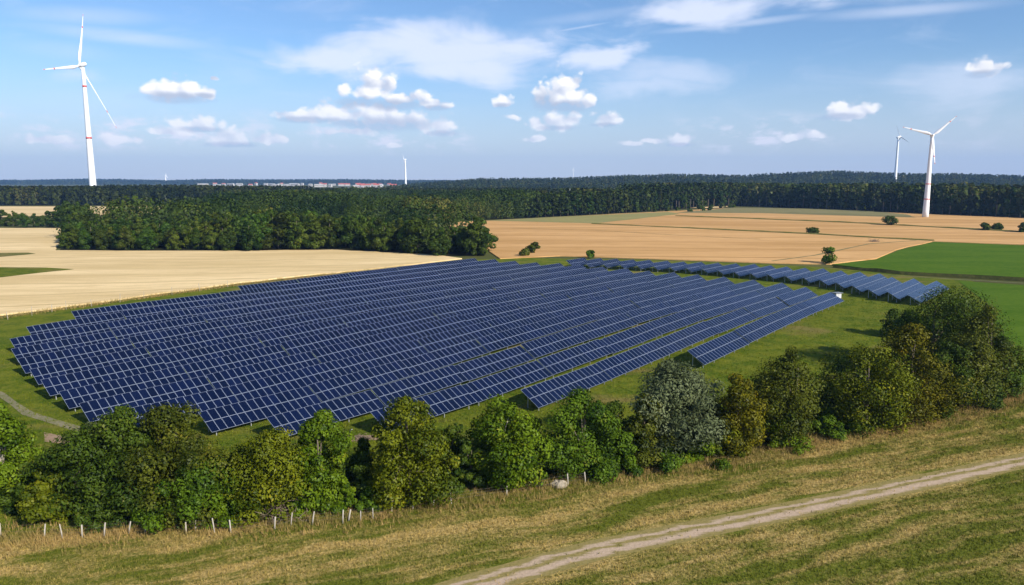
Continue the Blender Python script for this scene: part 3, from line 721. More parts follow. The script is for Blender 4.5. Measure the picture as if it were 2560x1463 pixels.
G_LAB = ['dense dark green tree in the wood behind the left wheat field', 'rounded green tree in the wood behind the left wheat field']
def vn(x, y, k=1.0): return (math.sin(x / 17.3 * k + 1.3) + math.sin(y / 13.1 * k + x / 31.0 * k) + math.sin((x + y) / 23.7 * k + 4.0)) / 3
GPOLY = grove_front + grove_right + A([(1340, 545), (1340, 520), (560, 515), (500, 545), (330, 560)]) + grove_left[::-1]
pts = sorted(scatter(GPOLY, 7.6, 21), key=lambda p: p[1] - .12 * abs(p[0]))
front = [p for p in pts if p[1] < 392 + 22 * vn(p[0], 0)]
near = front[:205]
for (x, y) in near:
    h = 11.6 + 3.6 * vn(x, y) + rw.uniform(-1.6, 1.8); px = 1280 + F * x / depth(x, y)
    if 1085 < px < 1175: h *= .72
    put_tree('grove', 'broadleaf_tree', 'dense green tree in the wood behind the left wheat field', 'tree', 'trees of the wood behind the left wheat field', x, y, h, rw)
deep = set(near); rest = [p for p in pts if p not in deep and (p[1] > 455 + 25 * vn(p[0], 9) or rw.random() < .3)]
mass('woodland', rest, lambda x, y: 14.5 + 5.0 * vn(x, y, .6) + rw.uniform(-3.5, 3.5), None, 31, (200, 250), 1.1, .98, 'mid', .05)
sheet('forest_floor_shade', GPOLY, 0.45, M_FLOOR_SHADE)  # dark sheet painting shade into the gaps of the wood
# hedgerow at the far left
for i, px in enumerate([-60, -25, 6, 34, 62, 90, 118, 146, 172, 196, 216]):
    x, y = at(px, 568 + rw.uniform(-3, 2)); put_tree('grove', 'broadleaf_tree', 'green tree in the far hedgerow at the left edge', 'tree', 'trees of the far hedgerow', x, y, [9, 9.5, 10, 9.5, 9, 8.5, 9.5, 13, 16, 15.5, 14][i], rw)
# edge of the tall forest on the right
FE = A([(1345, 545), (1420, 541), (1500, 537), (1600, 531), (1660, 527), (1760, 519), (1850, 516), (2000, 521), (2200, 529), (2400, 539), (2560, 545), (2750, 553)])
acc = 0; nfe = 0
def along(line, sp):
    o = []; carry = 0
    for a, b in zip(line[:-1], line[1:]):
        L = math.hypot(b[0] - a[0], b[1] - a[1]); t = carry
        while t < L: o.append((a[0] + (b[0] - a[0]) * t / L, a[1] + (b[1] - a[1]) * t / L)); t += sp
        carry = t - L
    return o
for (x, y) in along(FE, 8.6):
    if nfe > 88: break
    px = 1280 + F * x / depth(x, y)
    low = px < 1670
    put_tree('tall' if low or rw.random() < .55 else 'pine', 'forest_tree', 'tall dark tree at the forest edge beyond the stubble field', 'tree', 'trees at the edge of the right forest', x, y + rw.uniform(0, 5), rw.uniform(16, 19.5) if low else rw.uniform(20, 25), rw); nfe += 1
back = [(x + 60, y + 320) for x, y in FE][::-1]
FP = [(x, y + 6) for x, y in FE] + back
sheet('forest_floor_shade', FP, 0.5, M_FLOOR_SHADE)
mass('forest', scatter(FP, 8.5, 41), lambda x, y: (22.8 if x > 130 else 18.6) + 1.8 * vn(x, y, .5) + rw.uniform(-2.4, 2.4), None, 42, (70, 90), 2.0, .42, 'far', .45)
# belt of woods across the middle distance
BP = [at(-300, 514), at(480, 514), at(620, 508), at(900, 507), at(1340, 518), (at(1340, 518)[0] + 60, 1080), (at(900, 507)[0] + 20, 1150), (at(-300, 514)[0] - 250, 1130)]
sheet('forest_floor_shade', BP, 0.5, M_FLOOR_SHADE)
mass('forest', scatter(BP, 9.0, 43), lambda x, y: (16.2 if x > -300 else 19.6) + 1.3 * vn(x, y, .4) + rw.uniform(-1.6, 1.6), None, 44, (60, 80), 2.1, .45, 'far', .4)
mass('woodland', scatter(A([(560, 517), (1345, 520), (1345, 508), (560, 508)]), 9.0, 45), (12, 18), None, 46, (90, 120), 1.6, .55, 'mid', .15)
# small trees and bushes at the foot of the forest
for i, (px, py, top, wpx) in enumerate([(1597, 531, 517, 16), (1630, 531, 512, 26), (1668, 529, 517, 14), (1692, 528, 518, 14), (1725, 530, 520, 16), (1752, 528, 506, 26), (1775, 527, 512, 16), (1805, 521, 508, 18), (1830, 519, 503, 24)]):
    px_tree('field_bush', 'small dark bush by the pale field strip below the forest', 'bush', 400 + i, px, py, top, wpx, P_BUSH, 'dark', 16, 350, 1.0, .2, 'bushes below the forest')

# ------------------------------------------------------------------ hills
def ridge(name, d0, d1, d2, prof, tree_h, seed, sp, mat_leaf, nq, leaf, px0, px1):
    """a long hill: foot at d0, crest at d1, back at d2; prof = picture points of the wooded skyline"""
    xs = [p[0] for p in prof]; zs = [z_at(d1, p[1]) - tree_h * .8 for p in prof]
    def crest(x):
        px = 1280 + F * x / (d1 * CS); return float(np.interp(px, xs, zs))
    rg = np.random.default_rng(seed); ph = rg.uniform(0, 6.28, 6)
    def zf(x, y):
        t = (y - d0) / (d1 - d0) if y < d1 else (d2 - y) / (d2 - d1); t = min(max(t, 0), 1); s = t * t * (3 - 2 * t)
        xr = x * d1 / max(y, 1)
        return 1.9 + max(0, crest(xr) - 1.9) * s * (1 + .05 * math.sin(x / 90 + ph[0]) * (1 - s)) - .5
    xa, xb = (px0 - 1280) / F * d1, (px1 - 1280) / F * d1
    nx, ny = 90, 14; mb = MB(); G = []
    for j in range(ny + 1):
        y = d0 + (d2 - d0) * j / ny
        G.append([(xa + (xb - xa) * i / nx, y, zf(xa + (xb - xa) * i / nx, y)) for i in range(nx + 1)])
    for j in range(ny):
        for i in range(nx): mb.face([G[j][i], G[j][i + 1], G[j + 1][i + 1], G[j + 1][i]], 0, True)
    tag(mb.obj(name, M_DITCH), kind='structure')
    poly = [(xa, d0 + 30), (xb, d0 + 30), (xb, d1 + sp * 4), (xa, d1 + sp * 4)]
    P = scatter(poly, sp, seed + 1)
    mass('hill_forest', P, lambda x, y: tree_h * rw.uniform(.75, 1.12), None, seed + 2, nq, leaf, .5, mat_leaf, .35, zf)
    return len(P)
ridge('hill', 1500, 2150, 2900, [(1000, 462), (1130, 454), (1200, 448), (1400, 447), (1560, 440), (1700, 437), (1850, 440), (1960, 434), (2080, 429), (2200, 433), (2290, 436), (2400, 436), (2560, 441), (2700, 447), (2900, 452)], 17, 61, 15, 'far', (26, 36), 3.0, 1040, 2760)
ridge('hill', 4300, 5600, 7200, [(-300, 452), (60, 451), (215, 448), (300, 449), (420, 452), (520, 449), (700, 450), (850, 449), (1000, 451), (1200, 452), (1500, 455), (1800, 456)], 20, 71, 30, 'far', (10, 14), 6.5, -260, 1700)

# ------------------------------------------------------------------ distant village
VG = 'houses of the distant village'
def house(px, py, w, dpt, hh_, roof, label, rz):
    x, y = at(px, py); e = empty('house', (x, y, hgt(x, y)), rz); tag(e, label, 'house', VG)
    mb = MB(); mb.box((0, 0, hh_ / 2), (w, dpt, hh_)); mb.obj('wall', M_HWALL, e)
    rh = dpt * .35 if roof is M_HROOF else dpt * .08; mb = MB(); a, b = w / 2 + .4, dpt / 2 + .4
    mb.face([(-a, -b, hh_ - .1), (a, -b, hh_ - .1), (a, 0, hh_ + rh), (-a, 0, hh_ + rh)]); mb.face([(a, b, hh_ - .1), (-a, b, hh_ - .1), (-a, 0, hh_ + rh), (a, 0, hh_ + rh)])
    mb.face([(-a, b, hh_ - .1), (-a, -b, hh_ - .1), (-a, 0, hh_ + rh)]); mb.face([(a, -b, hh_ - .1), (a, b, hh_ - .1), (a, 0, hh_ + rh)])
    mb.obj('roof', roof, e)
    mb = MB(); n = max(2, int(w / 5))
    for k in range(n): mb.box((-w / 2 + (k + .5) * w / n, -dpt / 2 - .02, hh_ * .55), (w / n * .4, .1, hh_ * .35))
    mb.obj('window', M_PANE, e)
rv = random.Random(12)
for i in range(30):
    px = rv.uniform(505, 840); big = rv.random() < .3
    house(px, rv.uniform(463.5, 468), rv.uniform(26, 44) if big else rv.uniform(11, 18), 11, rv.uniform(8, 12), M_HGREY if big or rv.random() < .5 else M_HROOF, 'pale house in the white part of the distant village', rv.uniform(-.5, .5))
for i in range(22):
    px = rv.uniform(850, 990)
    house(px, rv.uniform(464, 469.5), rv.uniform(14, 30), 13, rv.uniform(7, 9), M_HROOF if rv.random() < .7 else M_HGREY, 'red roofed house in the distant village beside the middle turbine', rv.uniform(-.5, .5))
for px in (1112, 1124, 1136, 1147): house(px, 472.5, 15, 11, 8, M_HGREY, 'pale house in the little group right of the middle turbine', rv.uniform(-.4, .4))
def hall(px, py, w, hh_, label, z=0.0):
    x, y = at(px, py); e = empty('hall', (x, y, hgt(x, y) + z)); tag(e, label, 'hall')
    mb = MB(); mb.box((0, 0, hh_ / 2 - z / 2), (w, w * .45, hh_ + z)); mb.obj('wall', M_HWALL, e)
    mb = MB(); mb.box((0, 0, hh_ + .4), (w + 1, w * .45 + 1, .8)); mb.obj('roof', M_HGREY, e)
    mb = MB(); [mb.box((-w * .4 + i * w * .2, -w * .225 - .05, hh_ * .62), (w * .06, .1, hh_ * .14)) for i in range(5)]; mb.obj('window', M_PANE, e)
hall(1412, 489, 20, 8, 'cream flat roofed hall standing among the forest right of the middle turbine', 3)

# ------------------------------------------------------------------ wind turbines
TG = 'wind turbines'
def turbine(label, px_b, hub, d, tips, r_base, r_top, bands, blade_w, red_tip=True, nac=1.0):
    """hub and tips in picture pixels at distance d; tip = (dx, dy up, depth) in pixels"""
    m = d * CS / F
    zh = z_at(d, hub[1]); xh = x_at(d, zh, hub[0]); k = depth(0, d, zh) / F
    e = empty('wind_turbine', (xh, d, 1.9)); tag(e, label, 'wind turbine', TG); hz = zh - 1.9
    right = Vector((1, 0, 0)); up = Vector((0, SN, CS)); fwd = Vector((0, CS, -SN))
    def ray(px, py): return right * ((px - 1280) / F) + up * (-(py - 731.5) / F) + fwd
    D = depth(0, d, zh)
    B = [ray(hub[0] + t[0], hub[1] - t[1]) * (D + t[2] * k) - ray(*hub) * D for t in tips]
    n = (B[0].normalized().cross(B[1].normalized()) + B[1].normalized().cross(B[2].normalized())).normalized()
    if n.y > 0: n = -n
    n.z = max(min(n.z, .3), -.3); n.normalize()
    over = r_top * 2.2
    hubp = Vector((0, 0, hz)); tc = -n * over; tc.z = 0          # tower stands behind the hub
    ts = [0, .1, .2, .35, .5, .65, .8, .9, 1.0]
    mb = MB(); top = hz - r_top * 1.0
    rr = lambda s: r_base + (r_top - r_base) * (s ** .85)
    mb.tube([(tc.x, tc.y, -1 + s * (top + 1)) for s in ts], [rr(s) for s in ts], 20); mb.obj('tower', M_TURB, e)
    for bz in bands:
        z = z_at(d, bz) - 1.9; s = z / top; hb = (2.4 if d > 1000 else 1.2) * d / F
        mb = MB(); mb.tube([(tc.x, tc.y, z - hb), (tc.x, tc.y, z + hb)], [rr(s) + .12, rr(s) + .12], 20); mb.obj('red_band', M_RED, e)
    # nacelle: rounded box along the rotor axis
    nd = -n; a = nd.cross(Vector((0, 0, 1))).normalized(); b = a.cross(nd)
    mb = MB(); L = r_top * 3.8 * nac; rn = r_top * 1.35 * nac
    prof = [(-.05 * L, .55), (0.02 * L, .85), (.25 * L, 1.0), (.6 * L, 1.0), (.88 * L, .8), (L, .45)]
    mb.tube([hubp + nd * (s + r_top * .6) for s, _ in prof], [rn * q for _, q in prof], 14); mb.obj('nacelle', M_TURB, e)
    mb = MB(); mb.tube([hubp + n * s for s in (-.7 * r_top, 0, .7 * r_top, 1.25 * r_top)], [r_top * .95, r_top * 1.0, r_top * .75, r_top * .2], 14); mb.obj('hub', M_TURB, e)
    for v in B:
        Lb = v.length; u = v.normalized(); ch = u.cross(n).normalized()
        mb = MB(); st = [(0, .5, 1.0), (.05, .5, .9), (.12, .8, .55), (.2, 1.0, .32), (.35, .8, .22), (.55, .58, .16), (.75, .40, .12), (.9, .26, .1), (.97, .16, .1), (1.0, .04, .1)]
        rings = []
        for s, c, th in st:
            tw = R(14) * (1 - s); cd = (ch * math.cos(tw) + n * math.sin(tw)); td = u.cross(cd)
            w2 = blade_w * c * .5; t2 = blade_w * c * th * .5; ctr = hubp + u * (Lb * s) + cd * (w2 * .35 if s > .08 else 0) + n * (Lb * .03 * s * s)
            b0 = len(mb.v); mb.v += [tuple(ctr + cd * w2 * math.cos(q * math.pi / 4) + td * t2 * math.sin(q * math.pi / 4)) for q in range(8)]; rings.append((b0, s))
        for (i0, s0), (i1, s1) in zip(rings[:-1], rings[1:]):
            red = red_tip and (.55 <= s0 < .75 or s0 >= .9)
            for q in range(8):
                mb.f.append((i0 + q, i0 + (q + 1) % 8, i1 + (q + 1) % 8, i1 + q)); mb.m.append(0); mb.sm.append(True)
        bo = mb.obj('blade', M_TURB, e)
        if red_tip:
            for sa, sb in ((.70, .735), (.945, .985)):
                mr = MB(); rg = []
                for s in (sa, (sa + sb) / 2, sb):
                    c = float(np.interp(s, [q[0] for q in st], [q[1] for q in st])); th = .14
                    tw = R(14) * (1 - s); cd = (ch * math.cos(tw) + n * math.sin(tw)); td = u.cross(cd)
                    w2 = blade_w * c * .5 * 1.08; t2 = blade_w * c * th * .6 + .02; ctr = hubp + u * (Lb * s) + cd * (w2 * .33) + n * (Lb * .03 * s * s)
                    b0 = len(mr.v); mr.v += [tuple(ctr + cd * w2 * math.cos(q * math.pi / 4) + td * t2 * math.sin(q * math.pi / 4)) for q in range(8)]; rg.append(b0)
                for i0, i1 in zip(rg[:-1], rg[1:]):
                    for q in range(8): mr.f.append((i0 + q, i0 + (q + 1) % 8, i1 + (q + 1) % 8, i1 + q)); mr.m.append(0); mr.sm.append(True)
                mr.obj('red_stripe', M_RED, bo)
    return e
turbine('tall white wind turbine with two red bands, rising over the forest at left', 227, (198, 165), 1150,
        [(16, 133, 133), (-86, -7, -169), (100, -157, 39)], 5.6, 2.5, (216, 345), 5.6)
bx, by = at(2318, 544)
turbine('white wind turbine on the stubble field before the right forest', 2318, (2332, 338), by,
        [(-76, 20, 20), (60, 48, -17), (5, -74, -3)], 2.35, 1.05, (460, 498), 2.2)
turbine('thin white wind turbine seen edge on, beside the distant village', 1010, (1010, 400), 3000,
        [(-3, 16, 4), (4, -9, 17), (1, -8, -18)], 4.4, 2.2, (), 4.5, False)
turbine('distant white wind turbine on the wooded hill, left of the stubble field turbine', 2246, (2251, 342), 1900,
        [(-11, 29, 10), (-8, -16, 26), (19, -14, -24)], 4.2, 2.2, (), 3.4, False)
turbine('tiny far wind turbine above the left hills', 416, (415, 440), 5400,
        [(-1, 7, 3), (5, -5, 2), (-4, -4, -5)], 6.5, 4, (), 6, False)
turbine('tiniest far wind turbine above the woods near the middle', 1434, (1434, 424), 5900,
        [(1, 7, 3), (4, -6, 2), (-5, -3, -5)], 2.6, 1.7, (), 3, False)

# ------------------------------------------------------------------ solar tables
TH = R(49.5); UX, UY = math.cos(TH), math.sin(TH); NX, NY = -UY, UX
MW = 1.0; MH = 1.76; TILT = R(30); GAP = .02; Z0 = .80
def module_mb(mb, ox=0.0, oy=0.0):
    """module in table plane coordinates: x along row, y up the slope; top of frame at z = .04"""
    w, h, fr, t = MW, MH, .033, .04; x0, y0 = ox, oy; x1, y1 = ox + w, oy + h
    a, b, c, d = x0 + fr, y0 + fr, x1 - fr, y1 - fr
    Z = t
    O = [(x0, y0), (x1, y0), (x1, y1), (x0, y1)]; I = [(a, b), (c, b), (c, d), (a, d)]
    for i in range(4):
        j = (i + 1) % 4
        mb.face([(*O[i], Z), (*O[j], Z), (*I[j], Z), (*I[i], Z)], 1)
        mb.face([(*O[i], 0), (*O[j], 0), (*O[j], Z), (*O[i], Z)], 1)
    mb.face([(*p, Z - .004) for p in I], 0)
    mb.face([(*p, 0) for p in O][::-1], 2)
PM = [M_GLASS, M_FRAME, M_BACK]
mm = MB(); module_mb(mm); ME_MODULE = mm.mesh('solar_module', PM)
SLOPE = Matrix.Translation((0, 0, Z0)) @ Matrix.Rotation(TILT, 4, 'X')
def slope_pt(x, s, dz=0): return SLOPE @ Vector((x, s, dz))
def leg_mb(x):
    mb = MB(); yb = .7; yt = 2.5
    for yy in (yb, yt):
        zt = Z0 + math.tan(TILT) * yy - .12; mb.box((x, yy, zt / 2 - .2), (.10, .12, zt + .4))
    mb.tube([(x, yb, .35), (x, yt, Z0 + math.tan(TILT) * yt - .4)], .035, 5, sm=False)
    mb.tube([slope_pt(x, .1, -.09), slope_pt(x, 2 * MH - .1, -.09)], .05, 4, sm=False)
    return mb
def beams_mb(TL):
    mb = MB()
    for s in (.35, 1.4, 2.2, 3.25):
        mb.tube([slope_pt(-TL / 2, s, -.035), slope_pt(TL / 2 - .02, s, -.035)], .035, 4, sm=False)
    return mb
def make_table(nm, detailed):
    TL = nm * (MW + GAP); nl = max(4, round(nm / 3.6)); LX = [-TL / 2 + .9 + i * (TL - 1.8) / (nl - 1) for i in range(nl)]
    e = empty('solar_table')
    if detailed:
        for i in range(nm):
            for r in range(2):
                o = link('solar_module', ME_MODULE, e); o.matrix_local = SLOPE @ Matrix.Translation((-TL / 2 + i * (MW + GAP), r * (MH + GAP * 2), 0))
        for x in LX: leg_mb(x).obj('leg', M_STEEL, e)
    else:
        sh = MB()
        for i in range(nm):
            for r in range(2): module_mb(sh, -TL / 2 + i * (MW + GAP), r * (MH + GAP * 2))
        sh.v = [tuple(SLOPE @ Vector(p)) for p in sh.v]; sh.obj('panel_surface', PM, e)
        fm = MB()
        for x in LX:
            l = leg_mb(x); b0 = len(fm.v); fm.v += l.v; fm.f += [tuple(i + b0 for i in f) for f in l.f]; fm.m += l.m; fm.sm += l.sm
        fm.obj('rack', M_STEEL, e)
    beams_mb(TL).obj('beam', M_STEEL, e)
    return e
ORD = 'first second third fourth fifth sixth seventh eighth ninth tenth eleventh twelfth thirteenth fourteenth fifteenth sixteenth seventeenth eighteenth nineteenth twentieth twenty-first twenty-second'.split()
protoT = {}
ntab = [0, 0]
def place_table(u, v, nm, label, group):
    TL = nm * (MW + GAP)      # u = left end along the row, v = lower edge
    uc = u + TL / 2; x, y = uc * UX + v * NX, uc * UY + v * NY
    mx, my = x + NX * 1.5, y + NY * 1.5
    za = hgt(mx - UX * TL / 2, my - UY * TL / 2); zb = hgt(mx + UX * TL / 2, my + UY * TL / 2)
    jz = random.uniform(-.11, .11)
    ex = Vector((UX, UY, (zb - za) / TL + random.uniform(-.006, .006))).normalized(); ey = Vector((NX, NY, (hgt(x + NX * 3, y + NY * 3) - hgt(x, y)) / 3 * .5 + random.uniform(-.022, .022))).normalized(); ez = ex.cross(ey).normalized(); ey = ez.cross(ex)
    M = Matrix(((ex.x, ey.x, ez.x, x), (ex.y, ey.y, ez.y, y), (ex.z, ey.z, ez.z, (za + zb) / 2 + jz), (0, 0, 0, 1)))
    det = math.hypot(x, y) < 172
    if (nm, det) not in protoT: e = protoT[nm, det] = make_table(nm, det)
    else: e = copy_tree(protoT[nm, det])
    for ch in e.children:
        if ch.name.startswith('solar_module'): ch.matrix_basis = ch.matrix_basis @ Matrix.Rotation(random.gauss(0, .006), 4, 'X') @ Matrix.Rotation(random.gauss(0, .006), 4, 'Y')
    e.matrix_world = M; tag(e, label, 'solar table', group); ntab[0 if det else 1] += 1
vL = [40, 88, 99, 109, 121, 129, 141, 146, 152, 158, 161, 166]; uL = [32, 32, 33, 33, 34.5, 35, 38, 41, 45, 56, 70, 110]
vR = [50, 57, 63, 70, 85, 110, 130, 160, 175]; uR = [176, 179, 184, 186, 186, 186, 184, 178, 176]
ROWV = [50.3, 57.5, 64.9, 72.7, 80.7] + [88.3 + 7.55 * i for i in range(11)]
LEFT = {0: 105.3, 1: 72.6, 2: 53.6, 3: 44.6, 4: 40.4}
BG = 'solar tables of the big block'
for k, v in enumerate(ROWV):
    u0 = LEFT.get(k, float(np.interp(v, vL, uL))); u1 = float(np.interp(v, vR, uR))
    n = max(1, round((u1 - u0) / 16.5)); tot = int((u1 - u0 - n * .12) / (MW + GAP)); done = 0
    for i in range(n):
        nm = (tot * (i + 1)) // n - done
        place_table(u0 + done * (MW + GAP) + i * .12, v, nm, f'dark blue tilted solar table, {ORD[k]} row from the hedge, {ORD[i]} table from its left end', BG); done += nm
vl2 = [38, 46, 54, 62, 70, 100, 110, 123, 140, 160]; ul2 = [184, 188, 195, 200, 202, 203, 201, 197, 190, 180]
for k, v in enumerate([36.4 + 5.05 * i for i in range(21)]):
    u0 = float(np.interp(v, vl2, ul2)); u1 = float(np.interp(v, [37, 47, 51, 60, 88, 123, 158], [215, 213, 221, 221, 220, 208, 192]))
    nm = int((u1 - u0) / (MW + GAP))
    if nm < 6: break
    place_table(u0, v, nm, f'light blue tilted solar table beyond the grass aisle, {ORD[k]} row from the hedge', 'solar tables beyond the grass aisle')
# a second short table at the ends of the nearest far rows
print('tables', ntab)
# inverter cabinet at the aisle
x, y = at(2092, 746); e = empty('inverter_cabinet', (x, y, hgt(x, y)), R(20)); tag(e, 'small pale inverter cabinet with dark roof at the end of the nearest rows', 'cabinet')
mb = MB(); mb.box((0, 0, .65), (1.7, 1.1, 1.3)); mb.obj('body', M_CAB, e)
mb = MB(); mb.box((0, 0, 1.36), (2.2, 1.6, .12)); mb.obj('roof', M_CABROOF, e)
mb = MB(); mb.box((-.38, -.565, .65), (.7, .03, 1.05)); mb.box((.38, -.565, .65), (.7, .03, 1.05)); mb.obj('door', M_HGREY, e)
x, y = at(1600, 806); 

# ------------------------------------------------------------------ fences
def fence(name, label, posts, hgt_post, wires, rp, seed):
    r = random.Random(seed); e = empty(name, (0, 0, 0)); tag(e, label, 'fence'); tops = []
    for (x, y) in posts:
        h = hgt_post * r.uniform(.85, 1.15); z = hgt(x, y); lx, ly = r.gauss(0, .12), r.gauss(0, .08); rr = rp * r.uniform(.8, 1.3)
        mb = MB(); mb.tube([(x, y, z - .3), (x + lx * .5, y + ly * .5, z + h * .5), (x + lx, y + ly, z + h * .97), (x + lx, y + ly, z + h)], [rr, rr * .95, rr * .9, rr * .5], 7)
        mb.obj('post', M_POST, e); tops.append((x, y, z, h, lx, ly))
    for w in wires:
        mb = MB(); pts = []
        for i, (x, y, z, h, lx, ly) in enumerate(tops):
            if i:
                p = tops[i - 1]; pts.append(((p[0] + x) / 2, (p[1] + y) / 2, (p[2] + z) / 2 + w * hgt_post - .05))
            pts.append((x + lx * w, y + ly * w, z + w * hgt_post))
        mb.tube(pts, .005, 4, caps=False, sm=False); mb.obj('wire', M_WIRE, e)
fp = [(x / 2.831, 980 + y / 2.831) for x, y in [(-120, 1030), (5, 1025), (312, 1030), (445, 1040), (582, 1035), (735, 1025), (910, 1005), (1028, 1005), (1318, 1005), (1385, 995), (1520, 1000), (1635, 1000), (1942, 975), (2058, 955), (2208, 945), (2425, 935)]]
fp += [(860 + x / 2.587, 900 + y / 2.587) for x, y in [(28, 1045), (108, 1045), (188, 1030), (305, 995), (442, 968), (575, 962), (697, 935), (1050, 880), (1450, 815), (1562, 800)]]
fence('wire_fence', 'old wire fence on pale weathered posts along the hedge and dry grass', A(fp), 1.2, (.45, .7, .93), .062, 3)
fence('wire_fence', 'wire fence on thin posts between the left wheat field and the panels', A([(-60, 812), (20, 800), (80, 790), (130, 781), (166, 775), (230, 768), (300, 757), (360, 748), (430, 739), (500, 729), (570, 719)]), 1.9, (.5, .9), .05, 4)
# steel post with bent top by the brush pile
x, y = at(876, 1112); e = MB(); z = hgt(x, y); e.tube([(x, y, z - .2), (x, y, z + 1.5), (x + .08, y, z + 1.75), (x + .3, y, z + 1.85)], .035, 6)
tag(e.obj('bent_post', M_STEEL), 'thin grey post with bent top between two hedge trees', 'post')
def heap(name, label, cat, px, py, w, h, n, mat, seed):
    r = random.Random(seed); x, y = at(px, py); z = hgt(x, y); mb = MB()
    for i in range(n):
        a = r.uniform(0, 6.28); q = Vector((r.gauss(0, w * .25), r.gauss(0, w * .2), abs(r.gauss(0, h * .4)))); d = Vector((math.cos(a), math.sin(a), r.uniform(-.2, .9))) * r.uniform(.3, .7) * w * .5
        mb.tube([Vector((x, y, z)) + q - d * .5, Vector((x, y, z)) + q + Vector((0, 0, .05)), Vector((x, y, z)) + q + d * .5], [.03, .025, .01], 4, caps=False)
    tag(mb.obj(name, mat), label, cat)
heap('brush_pile', 'brown pile of cut branches on bare soil between two hedge trees', 'brush pile', 906, 1098, 2.2, .5, 130, M_TWIG, 8)
heap('dead_bush', 'dead brown twiggy bush at the foot of the round yellow green tree', 'bush', 708, 1296, 3.0, 2.2, 260, M_TWIG, 9)
heap('brush_pile', 'dark low brush heap alone in the stubble field', 'brush pile', 2185, 606, 5.0, 1.6, 200, M_TWIG, 10)
# boulder: uneven rounded stone
def boulder(name, label, px, py, r0, seed):
    rng = np.random.default_rng(seed); x, y = at(px, py); z = hgt(x, y); mb = MB(); nu, nv = 14, 8; ph = rng.uniform(0, 6.28, 8)
    def P(i, j):
        a = i / nu * 2 * math.pi; b = -math.pi / 2 + j / nv * math.pi
        d = Vector((math.cos(a) * math.cos(b), math.sin(a) * math.cos(b) * .7, math.sin(b) * .55)); q = 1 + .13 * math.sin(3 * a + ph[0]) + .1 * math.sin(5 * a + 3 * b + ph[1]) + .08 * math.sin(7 * b + ph[2])
        return Vector((x, y, z + r0 * .2)) + d * r0 * q
    for i in range(nu):
        for j in range(nv): mb.face([P(i, j), P(i + 1, j), P(i + 1, j + 1), P(i, j + 1)], 0, False)
    tag(mb.obj(name, M_STONE), label, 'boulder')
boulder('boulder', 'pale boulder lying in dry grass between two hedge trees', 1398, 1218, .85, 4)

# ------------------------------------------------------------------ grass
def tufts(name, pts, hmin, hmax, blades, width, mat, seed, lean=.35):
    rng = np.random.default_rng(seed); P = np.repeat(np.array(pts), blades, axis=0); n = len(P)
    P = P + np.concatenate([rng.normal(size=(n, 2)) * .09, np.zeros((n, 1))], 1)
    h = rng.uniform(hmin, hmax, n); a = rng.uniform(0, 6.283, n); b = rng.uniform(0, 6.283, n)
    L = np.stack([np.cos(b), np.sin(b), np.zeros(n)], 1) * (h * lean * rng.uniform(.3, 1.4, n))[:, None]
    w = np.stack([np.cos(a), np.sin(a), np.zeros(n)], 1) * (width * rng.uniform(.6, 1.4, n))[:, None]
    V = np.empty((n, 3, 3)); V[:, 0] = P - w; V[:, 1] = P + w; V[:, 2] = P + L + np.stack([np.zeros(n), np.zeros(n), h], 1)
    o = link(name, np_mesh(name, V.reshape(-1, 3), np.arange(n * 3).reshape(n, 3), mat)); tag(o, kind='stuff'); return o
rg = random.Random(77)
def visible(x, y, m=60):
    zc = depth(x, y); px = 1280 + F * x / zc; py = 731.5 - F * (y * SN - H * CS) / zc
    return -m < px < 2560 + m and py < 1463 + m
mead_poly = [(-140, 20), (160, 20), (160, 140)] + hedge_line[::-1]
trk = [(-120, 2), (-70, 21)] + A([(700, 1640), (900, 1556), (1170, 1468), (1280, 1436), (1500, 1374), (2000, 1273), (2560, 1153), (2800, 1098)]) + [(100, 99), (150, 124)]
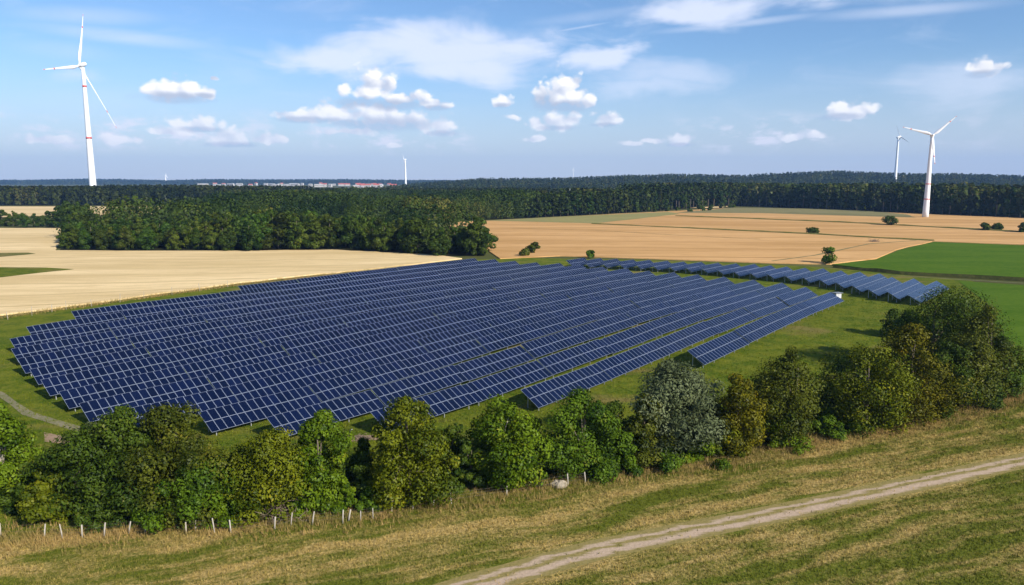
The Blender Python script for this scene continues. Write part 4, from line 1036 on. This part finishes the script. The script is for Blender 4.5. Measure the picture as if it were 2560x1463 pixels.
def seg_dist(p, line):
    m = 1e9
    for a, b in zip(line[:-1], line[1:]):
        dx, dy = b[0] - a[0], b[1] - a[1]; t = max(0, min(1, ((p[0] - a[0]) * dx + (p[1] - a[1]) * dy) / (dx * dx + dy * dy)))
        m = min(m, math.hypot(p[0] - a[0] - t * dx, p[1] - a[1] - t * dy))
    return m
pts = []
for _ in range(90000):
    x, y = rg.uniform(-46, 75), rg.uniform(46, 100)
    if not visible(x, y) or not inside((x, y), mead_poly): continue
    td = seg_dist((x, y), trk)
    if td < 1.9 and rg.random() < .93: continue
    pts.append((x, y, hgt(x, y) + .04))
tufts('meadow_grass', pts, .10, .30, 5, .022, M_TUFT, 5)
pts = []
hl = along(hedge_line, .12)
for (x, y) in hl:
    if not visible(x, y): continue
    for _ in range(7):
        o = rg.gauss(-.5, 1.5) - .3; pts.append((x + rg.gauss(0, .4) + o * -.3, y + o, hgt(x, y) + .03))
tufts('dry_grass', pts, .22, .72, 5, .02, M_DRYBLADE, 6)
sf_poly = hedge_line + sf_left[::-1]
pts = []
for _ in range(120000):
    x, y = rg.uniform(-90, 110), rg.uniform(60, 190)
    if rg.random() > (75 / y) ** 2 or not visible(x, y) or not inside((x, y), sf_poly): continue
    pts.append((x, y, hgt(x, y) + .02))
tufts('solar_field_blades', pts, .15, .42, 4, .03, M_SOLARBLADE, 7)
# weeds along the wheat edge
pts = []
for (x, y) in along(A([(-60, 805), (0, 797), (180, 771), (600, 713), (1030, 667)]), .25):
    for _ in range(3): pts.append((x + rg.gauss(0, .7), y + rg.gauss(0, .7), hgt(x, y) + .03))
tufts('edge_weeds', pts, .4, 1.0, 4, .04, M_DRYBLADE, 8)

# ------------------------------------------------------------------ haze
def haze():
    mb = MB(); mb.box((0, 3800, 134), (16400, 8700, 274)); m = bpy.data.materials.new('haze_air'); m.use_nodes = True; g = NT(m.node_tree)
    for n in list(m.node_tree.nodes): m.node_tree.nodes.remove(n)
    out = g.node('ShaderNodeOutputMaterial'); v = g.node('ShaderNodeVolumePrincipled')
    v.inputs['Color'].default_value = (0.30, 0.54, 1.0, 1); v.inputs['Density'].default_value = 0.000075; v.inputs['Anisotropy'].default_value = 0.0
    g.l.new(v.outputs[0], out.inputs['Volume'])
    o = mb.obj('haze', m); tag(o, kind='stuff')
haze()
